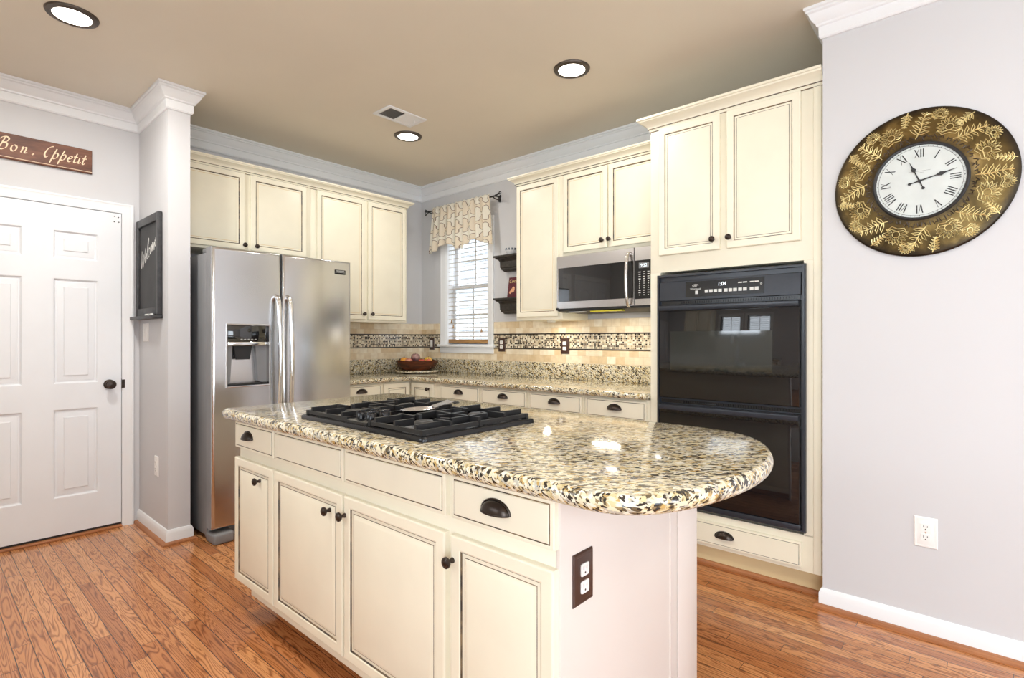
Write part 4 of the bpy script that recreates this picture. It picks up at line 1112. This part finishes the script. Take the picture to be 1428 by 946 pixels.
def flower(cx_, cz_, ang, s_):
    n = 11
    for k in range(n):
        a_ = -PI * 0.62 + PI * 1.24 * k / (n - 1)
        tip = (math.sin(a_) * s_, math.cos(a_) * s_)
        rel(cx_, cz_, ang, [(math.sin(a_) * s_ * 0.35, math.cos(a_) * s_ * 0.35), (tip[0] * 0.75 - math.cos(a_) * s_ * 0.11, tip[1] * 0.75 + math.sin(a_) * s_ * 0.11), tip, (tip[0] * 0.75 + math.cos(a_) * s_ * 0.11, tip[1] * 0.75 - math.sin(a_) * s_ * 0.11)], 0.0017, True)
    rel(cx_, cz_, ang, [(s_ * 0.3 * math.cos(t_), s_ * 0.3 * math.sin(t_)) for t_ in [k * PI / 5 for k in range(10)]], 0.0014, True)
    for sgn in (-1, 1):
        rel(cx_, cz_, ang, [(0, -s_ * 0.3), (sgn * s_ * 0.5, -s_ * 0.45), (sgn * s_ * 0.9, -s_ * 0.2), (sgn * s_ * 0.5, -s_ * 0.7), (0, -s_ * 0.55)], 0.0017)


def sprig(cx_, cz_, ang, s_):
    rel(cx_, cz_, ang, [(0, -s_), (s_ * 0.08, -s_ * 0.3), (-s_ * 0.05, s_ * 0.4), (0, s_)], 0.0020)
    for k in range(5):
        v_ = -s_ * 0.7 + k * s_ * 0.36; l_ = s_ * (0.62 - 0.07 * k)
        for sgn in (-1, 1):
            rel(cx_, cz_, ang, [(0, v_), (sgn * l_ * 0.45, v_ + l_ * 0.15), (sgn * l_, v_ + l_ * 0.55), (sgn * l_ * 0.5, v_ + l_ * 0.55), (0, v_ + l_ * 0.15)], 0.0017, True)


for k in range(16):
    a_ = 2 * PI * k / 16 + rng.uniform(-0.05, 0.05)
    if k % 2: flower(math.cos(a_) * 0.222, math.sin(a_) * 0.222, a_ - PI / 2 + rng.uniform(-0.5, 0.5), 0.043)
    else: sprig(math.cos(a_) * 0.228, math.sin(a_) * 0.228, a_ - PI / 2 + rng.uniform(-0.6, 0.6), 0.056)
    b_ = a_ + PI / 16
    if k % 2: flower(math.cos(b_) * 0.268, math.sin(b_) * 0.268, b_ - PI / 2, 0.027)
    else: sprig(math.cos(b_) * 0.266, math.sin(b_) * 0.266, b_ + 1.2, 0.032)
mb.build('embossed_flowers', 'gold', wc, smooth=60)
mb = MB()
for k in range(44):       # ruffled dark leaves around the bezel
    a_ = 2 * PI * k / 44; s_ = rng.uniform(0.011, 0.020)
    rel(math.cos(a_) * 0.170, math.sin(a_) * 0.170, a_ - PI / 2 + rng.uniform(-0.7, 0.7), [(-s_ * 0.5, 0), (-s_ * 0.4, s_), (0, s_ * 0.6), (s_ * 0.4, s_), (s_ * 0.5, 0)], 0.0022)
mb.build('leaf_ruffle', 'gun', wc)
NUM = ['XII', 'I', 'II', 'III', 'IIII', 'V', 'VI', 'VII', 'VIII', 'IX', 'X', 'XI']; mb = MB(); WID = {'I': 0.0085, 'V': 0.017, 'X': 0.018}
for i, s_ in enumerate(NUM):
    th = PI / 2 - i * PI / 6; tot = sum(WID[c] for c in s_); x = -tot / 2; tg = (math.sin(th), -math.cos(th)); rd = (math.cos(th), math.sin(th)); r0, r1 = 0.097, 0.131

    def st(u0, rr0, u1, rr1, w_):
        P = [(u0 - w_, rr0), (u0 + w_, rr0), (u1 + w_, rr1), (u1 - w_, rr1)]
        mb.prism([(tg[0] * u_ + rd[0] * r_, tg[1] * u_ + rd[1] * r_) for u_, r_ in P], -0.0371, -0.0366, 'y')
    for c in s_:
        w = WID[c]
        if c == 'I': st(x + w / 2, r0, x + w / 2, r1, 0.0019)
        elif c == 'V': st(x + w * 0.5, r0, x + w * 0.12, r1, 0.0020); st(x + w * 0.5, r0, x + w * 0.88, r1, 0.0009)
        else: st(x + w * 0.9, r0, x + w * 0.1, r1, 0.0020); st(x + w * 0.1, r0, x + w * 0.9, r1, 0.0009)
        x += w
    st(-tot / 2, r0, -tot / 2 + 0.0001, r0 + 0.0012, 0.0001)
mb.lathe([(0.1385, 0.0366), (0.1385, 0.0371), (0.1395, 0.0371), (0.1395, 0.0366)], (0, 0, 0), 'y', 72, closed=True)
for k in range(60):
    th = k * PI / 30; a_ = (math.cos(th), math.sin(th)); w_ = 0.0012 if k % 5 == 0 else 0.0005
    mb.prism([(a_[0] * 0.1395 - a_[1] * w_, a_[1] * 0.1395 + a_[0] * w_), (a_[0] * 0.1395 + a_[1] * w_, a_[1] * 0.1395 - a_[0] * w_), (a_[0] * 0.144 + a_[1] * w_, a_[1] * 0.144 - a_[0] * w_), (a_[0] * 0.144 - a_[1] * w_, a_[1] * 0.144 + a_[0] * w_)], -0.0371, -0.0366, 'y')
mb.build('roman_numerals', 'ink', wc)
mb = MB().box(-0.036, 0.036, -0.0369, -0.0366, 0.0405, 0.0415).box(-0.014, 0.014, -0.0369, -0.0366, 0.034, 0.035).build('dial_print', 'greyp', wc)


def hand(name, deg, L, sw, y):
    th = math.radians(90 - deg); d_ = Vector((math.cos(th), math.sin(th))); n_ = Vector((-d_.y, d_.x)); mb = MB()
    prof = [(-0.032, 0.0042), (-0.026, 0.0015), (0, 0.0028), (L * 0.45, 0.0018), (L * 0.58, sw), (L * 0.70, 0.0028), (L, 0.0004)]
    mb.prism([tuple(d_ * a_ + n_ * b_) for a_, b_ in prof] + [tuple(d_ * a_ - n_ * b_) for a_, b_ in reversed(prof)], y, y - 0.0014, 'y'); mb.ball((d_.x * -0.033, y - 0.0007, d_.y * -0.033), (0.0058, 0.001, 0.0058)); mb.build(name, 'ink', wc)


hand('hour_hand', -22, 0.088, 0.0085, -0.0385); hand('minute_hand', 76, 0.122, 0.0085, -0.0405)
MB().lathe([(0.006, 0.0366), (0.006, 0.043), (0, 0.0435)], (0, 0, 0), 'y', 16).build('hand_pin', 'ink', wc)

# corner display shelves between window and cabinet
for zt, lab in ((1.932, 'upper small black ledge shelf between window and cabinet, holding the bowl'), (1.572, 'lower small black ledge shelf between window and cabinet, holding the cookbook')):
    t = thing('ledge_shelf', lab, 'shelf', (1.30, 0, zt), 0, 'black ledge shelves')
    MB().box(-0.200, 0.200, -0.115, -0.001, -0.016, 0.0, b=0.003).build('shelf_top', 'shelfblk', t)
    # corbel: stacked stepped profile that tapers downwards on three sides
    prof = [(0.010, -0.016), (0.016, -0.026), (0.030, -0.034), (0.040, -0.050), (0.042, -0.100), (0.048, -0.106), (0.048, -0.116), (0.060, -0.124), (0.068, -0.134)]
    mb = MB(); R_ = []
    for ins, z in prof: R_.append([mb.v(-0.20 + ins, -0.001, z), mb.v(-0.20 + ins, -0.115 + ins, z), mb.v(0.20 - ins, -0.115 + ins, z), mb.v(0.20 - ins, -0.001, z)])
    for a, b in zip(R_, R_[1:]):
        for j in range(4): mb.face((a[j], a[(j + 1) % 4], b[(j + 1) % 4], b[j]))
    mb.face(R_[0]); mb.face(R_[-1]); mb.build('corbel', 'shelfblk', t, smooth=20)
bw = MB().lathe([(0.0, 0.0), (0.028, 0.0), (0.030, 0.006), (0.044, 0.018), (0.054, 0.036), (0.058, 0.052), (0.056, 0.052), (0.051, 0.036), (0.040, 0.021), (0.0, 0.012)], n=32).build('small_bowl', 'china', loc=(1.262, -0.058, 1.932))
tag(bw, 'small blue and white patterned bowl on the upper black ledge shelf', 'bowl')
bk = thing('cookbook', 'maroon cookbook with food picture leaning on the lower black ledge shelf', 'book', (1.30, -0.050, 1.5728)); bk.rotation_euler = (math.radians(-9), 0, 0)
MB().box(-0.082, 0.082, -0.018, -0.0005, 0, 0.172, b=0.001).build('cover', 'maroon', bk)
MB().box(-0.079, 0.080, -0.0155, -0.003, 0.170, 0.1725).build('pages', 'whitep', bk)
mb = MB()
for k in range(9): mb.ball((-0.030 + rng.uniform(-0.022, 0.024), -0.0182, 0.058 + rng.uniform(-0.018, 0.022)), (0.013, 0.0012, 0.012))
mb.build('cover_picture', 'food', bk)
text('cover_lettering', 'Cook', 0.042, 'gold', bk, -0.028, 0.138, -0.0186, shear=0.2)

# ------------------------------------------------------------------ blind, curtain
bl = thing('window_blind', 'white horizontal slat blind in the window with wooden bottom rail', 'blind', ((WX0 + WX1) / 2, 0.038, 0))
hw = (WX1 - WX0) / 2 - 0.016
mb = MB(); n = 24; z0 = 1.248; dz = 0.0412
for k in range(n):
    z = z0 + k * dz; tl = 0.004
    mb.prism([(-0.023, z - tl), (-0.022, z - tl + 0.0046), (0.023, z + tl + 0.0046), (0.023, z + tl)], -hw, hw, 'x')
mb.build('slats', 'blind', bl)
MB().box(-hw, hw, -0.024, 0.024, 1.186, 1.222, b=0.004).build('bottom_rail', 'railwood', bl)
MB().box(-hw, hw, -0.028, 0.028, 2.222, 2.237).build('head_rail', 'blind', bl)
mb = MB()
for xx in (-0.17, 0.0, 0.17):
    for yy in (-0.025, 0.025): mb.tube([(xx, yy, 1.22), (xx, yy, 2.23)], 0.0009, 5)
mb.build('ladder_cord', 'cordm', bl)
for xx, zb in ((-0.215, 1.375), (-0.19, 1.325), (0.185, 1.285)):
    c_ = MB().tube([(xx, -0.031, zb + 0.03), (xx, -0.031, 2.23)], 0.001, 5).build('pull_cord', 'cordm', bl)
    MB().lathe([(0.0, 0.034), (0.004, 0.032), (0.006, 0.020), (0.010, 0.006), (0.009, 0), (0, 0)], (xx, -0.031, zb), 'z', 12).build('tassel', 'railwood', c_)

rod = thing('curtain_rod', 'black curtain rod with curled finials above the window', 'curtain rod', (0.655, -0.09, 2.452))
MB().tube([(-0.43, 0, 0), (0.45, 0, 0)], 0.007, 12).build('pole', 'blackmat', rod)
for sgn, x in ((-1, -0.43), (1, 0.45)):
    mb = MB(); mb.ball((x + sgn * 0.006, 0, 0), 0.012)
    for s2 in (-1, 1, 0):
        if s2: pts = [(x + sgn * (0.01 + 0.05 * u_), 0, s2 * (0.002 + 0.014 * math.sin(u_ * PI))) for u_ in (0, 0.4, 0.8)] + [(x + sgn * (0.052 + 0.011 * math.cos(a_)), 0, s2 * (0.016 + 0.011 * math.sin(a_))) for a_ in (-1.2, 0, 1.2, 2.4, 3.6)]
        else: pts = [(x + sgn * 0.01, 0, 0), (x + sgn * 0.03, -0.012, 0), (x + sgn * 0.05, -0.012, 0.004), (x + sgn * 0.045, 0.0, 0.006)]
        mb.tube(catmull(pts, 4), 0.0042, 6)
    mb.build('finial', 'blackmat', rod)
for x in (-0.415, 0.425):
    MB().box(x - 0.008, x + 0.008, 0.07, 0.0885, -0.035, 0.02, b=0.002).tube([(x, 0.075, -0.018), (x, 0.03, -0.018), (x, 0.0, -0.010)], 0.005, 8).build('bracket', 'blackmat', rod)

mb = MB(); NX, NZ = 120, 26; V = []
low = [(0.0, 2.048), (0.10, 2.060), (0.17, 2.094), (0.28, 2.120), (0.36, 2.100), (0.44, 2.050), (0.54, 2.050), (0.64, 2.092), (0.72, 2.112), (0.82, 2.085), (0.91, 2.055), (1.0, 2.035)]


def low_z(u):
    for (a, za), (b, zb_) in zip(low, low[1:]):
        if u <= b: t_ = (u - a) / (b - a); t_ = t_ * t_ * (3 - 2 * t_); return za + (zb_ - za) * t_
    return low[-1][1]


for i in range(NX + 1):
    u = i / NX; row = []
    for j in range(NZ + 1):
        w_ = j / NZ; zt = 2.478 + 0.004 * math.sin(u * 90); z = zt + (low_z(u) - zt) * w_
        xl, xr = 0.290 - 0.060 * w_, 1.046 + 0.040 * w_; x = xl + (xr - xl) * u
        amp = 0.008 + 0.010 * w_; fold = amp * math.sin(u * 2 * PI * 8.5 + 1.3 * math.sin(u * 9)) + 0.004 * math.sin(u * 2 * PI * 21) * (1 - w_)
        pocket = -0.010 * math.exp(-((z - 2.452) / 0.016) ** 2)
        row.append(mb.v(x, -0.100 + fold * (0.35 if w_ < 0.08 else 1) + pocket, z))
    V.append(row)
for i in range(NX):
    for j in range(NZ): mb.face((V[i][j], V[i + 1][j], V[i + 1][j + 1], V[i][j + 1]))
va = mb.build('valance', 'fabric', smooth=80); tag(va, 'cream trellis print valance hanging over the window on a black rod', 'curtain')
so = va.modifiers.new('thickness', 'SOLIDIFY'); so.thickness = 0.0015

# ------------------------------------------------------------------ fruit bowl in the corner
BX, BY = 0.285, -0.285
lz = thing('lazy_susan', 'round granite turntable under the wooden fruit bowl in the counter corner', 'turntable', (BX, BY, CT1))
MB().lathe([(0.0, 0.0), (0.12, 0.0), (0.12, 0.008), (0, 0.008)], n=40).build('foot', 'blackmat', lz)
MB().lathe([(0.0, 0.0082), (0.198, 0.0082), (0.203, 0.013), (0.203, 0.022), (0.198, 0.027), (0, 0.027)], n=56).build('turntable_plate', 'granite', lz)
fb = MB().lathe([(0.0, 0.0), (0.14, 0.0), (0.158, 0.012), (0.178, 0.040), (0.192, 0.072), (0.196, 0.088), (0.190, 0.088), (0.182, 0.070), (0.160, 0.030), (0.13, 0.014), (0, 0.012)], n=56).build('fruit_bowl', 'bowlwood', loc=(BX, BY, CT1 + 0.0272))
tag(fb, 'round dark wooden bowl of fruit on the turntable in the counter corner', 'bowl')
FZ = CT1 + 0.0272
rx_, fw_ = Vector((0.7486, 0.663)), Vector((-0.663, 0.7486))
for nm, cat, lab, lat, dep, r, zz, c0, c1 in (
    ('orange', 'fruit', 'orange at the left end of the wooden fruit bowl', -0.112, -0.03, 0.037, 0.082, srgb(236, 150, 44), srgb(244, 176, 70)),
    ('apple', 'fruit', 'pinkish apple right of the orange in the fruit bowl', -0.062, -0.075, 0.036, 0.076, srgb(206, 110, 96), srgb(226, 160, 130)),
    ('onion', 'vegetable', 'large purple onion on top in the middle of the fruit bowl', -0.010, -0.015, 0.043, 0.112, srgb(108, 66, 78), srgb(186, 150, 140)),
    ('plum', 'fruit', 'dark plum behind the onion in the fruit bowl', -0.030, 0.075, 0.034, 0.085, srgb(70, 60, 82), srgb(110, 104, 124)),
    ('apple', 'fruit', 'red apple at the front right of the fruit bowl', 0.060, -0.090, 0.036, 0.070, srgb(170, 52, 44), srgb(212, 104, 74)),
    ('lemon', 'fruit', 'yellow lemon at the right side of the fruit bowl', 0.105, -0.005, 0.036, 0.084, srgb(240, 190, 50), srgb(246, 208, 84)),
    ('peach', 'fruit', 'peach at the far right rim of the fruit bowl', 0.118, -0.072, 0.028, 0.080, srgb(226, 150, 96), srgb(214, 96, 78))):
    p = Vector((BX, BY)) + rx_ * lat + fw_ * dep
    m_ = paint(nm + '_skin', c0, 0.35, 0.0); k_ = N(m_); k_.col(k_.ramp(k_.noise(k_.co(), 30, 3), [(0.35, c0), (0.65, c1)]))
    t = thing(nm, lab, cat, (p.x, p.y, FZ + zz), 0, 'fruit in the bowl')
    MB().lathe([(0, -0.94 * r), (0.35 * r, -0.93 * r), (0.75 * r, -0.66 * r), (0.98 * r, -0.2 * r), (1.0 * r, 0.1 * r), (0.86 * r, 0.56 * r), (0.5 * r, 0.86 * r), (0.16 * r, 0.88 * r), (0, 0.82 * r)], n=24).build('flesh', m_, t, smooth=80)
    MB().tube([(0, 0, 0.80 * r), (0.002, 0, 0.98 * r), (0.005, 0.001, 1.08 * r)], 0.0018, 6).build('stem', 'bowlwood', t)

# ------------------------------------------------------------------ the sink side behind the camera (mirrored in the oven glass)
t = thing('sink_cabinet', 'cream sink base cabinet behind the camera, mirrored in the oven glass', 'cabinet', (2.05, YF, 0), PI)
MB().box(-1.20, 1.20, -0.59, -0.001, 0.11, BT).build('carcass', 'cream', t); MB().box(-1.20, 1.20, -0.53, -0.001, 0, 0.11).build('toe_kick', 'creamdk', t)
for k in range(5): rp_door(t, -1.19 + k * 0.478, -1.19 + k * 0.478 + 0.462, 0.14, 0.855, -0.59, (-1.16 + k * 0.478, 0.80))
o = MB().box(0.83, 3.27, YF + 0.001, YF + 0.645, CT0, CT1, b=0.012, seg=3).build('sink_countertop', 'granite'); tag(o, 'granite counter with the sink behind the camera, mirrored in the oven glass', 'countertop')
t = thing('wall_cabinet', 'cream wall cabinet left of the sink windows, mirrored in the oven glass', 'cabinet', (1.20, YF, 0), PI, 'cream wall cabinets')
MB().box(-0.40, 0.40, -0.33, -0.001, 1.40, 2.40).build('carcass', 'cream', t); rp_door(t, -0.39, -0.005, 1.42, 2.38, -0.33, (-0.03, 1.47)); rp_door(t, 0.005, 0.39, 1.42, 2.38, -0.33, (0.03, 1.47))
t = thing('kitchen_faucet', 'gooseneck faucet at the sink, mirrored in the oven glass', 'faucet', (2.05, YF + 0.12, CT1))
MB().lathe([(0.028, 0), (0.028, 0.01), (0.016, 0.02), (0.014, 0.06)], n=20).tube(catmull([(0, 0, 0.05), (0, 0, 0.26), (0, 0.04, 0.35), (0, 0.11, 0.37), (0, 0.17, 0.33), (0, 0.18, 0.26)], 6), 0.012, 12).build('spout', 'chrome', t)
MB().tube([(0.06, 0, 0.02), (0.09, 0.03, 0.08)], 0.007, 8).lathe([(0.02, 0), (0.018, 0.03), (0, 0.032)], (0.06, 0, 0), 'z', 16).build('lever', 'chrome', t)
t = thing('water_pitcher', 'white pitcher on the sink counter, mirrored in the oven glass', 'pitcher', (1.25, YF + 0.40, CT1))
MB().lathe([(0, 0), (0.055, 0), (0.058, 0.01), (0.050, 0.12), (0.042, 0.20), (0.046, 0.23), (0.042, 0.23), (0.038, 0.20), (0.045, 0.12), (0.05, 0.02), (0, 0.015)], n=28).build('vessel', 'whitep', t)
MB().tube(catmull([(-0.046, 0, 0.20), (-0.09, 0, 0.19), (-0.095, 0, 0.12), (-0.052, 0, 0.07)], 6), 0.007, 8).build('handle', 'whitep', t)
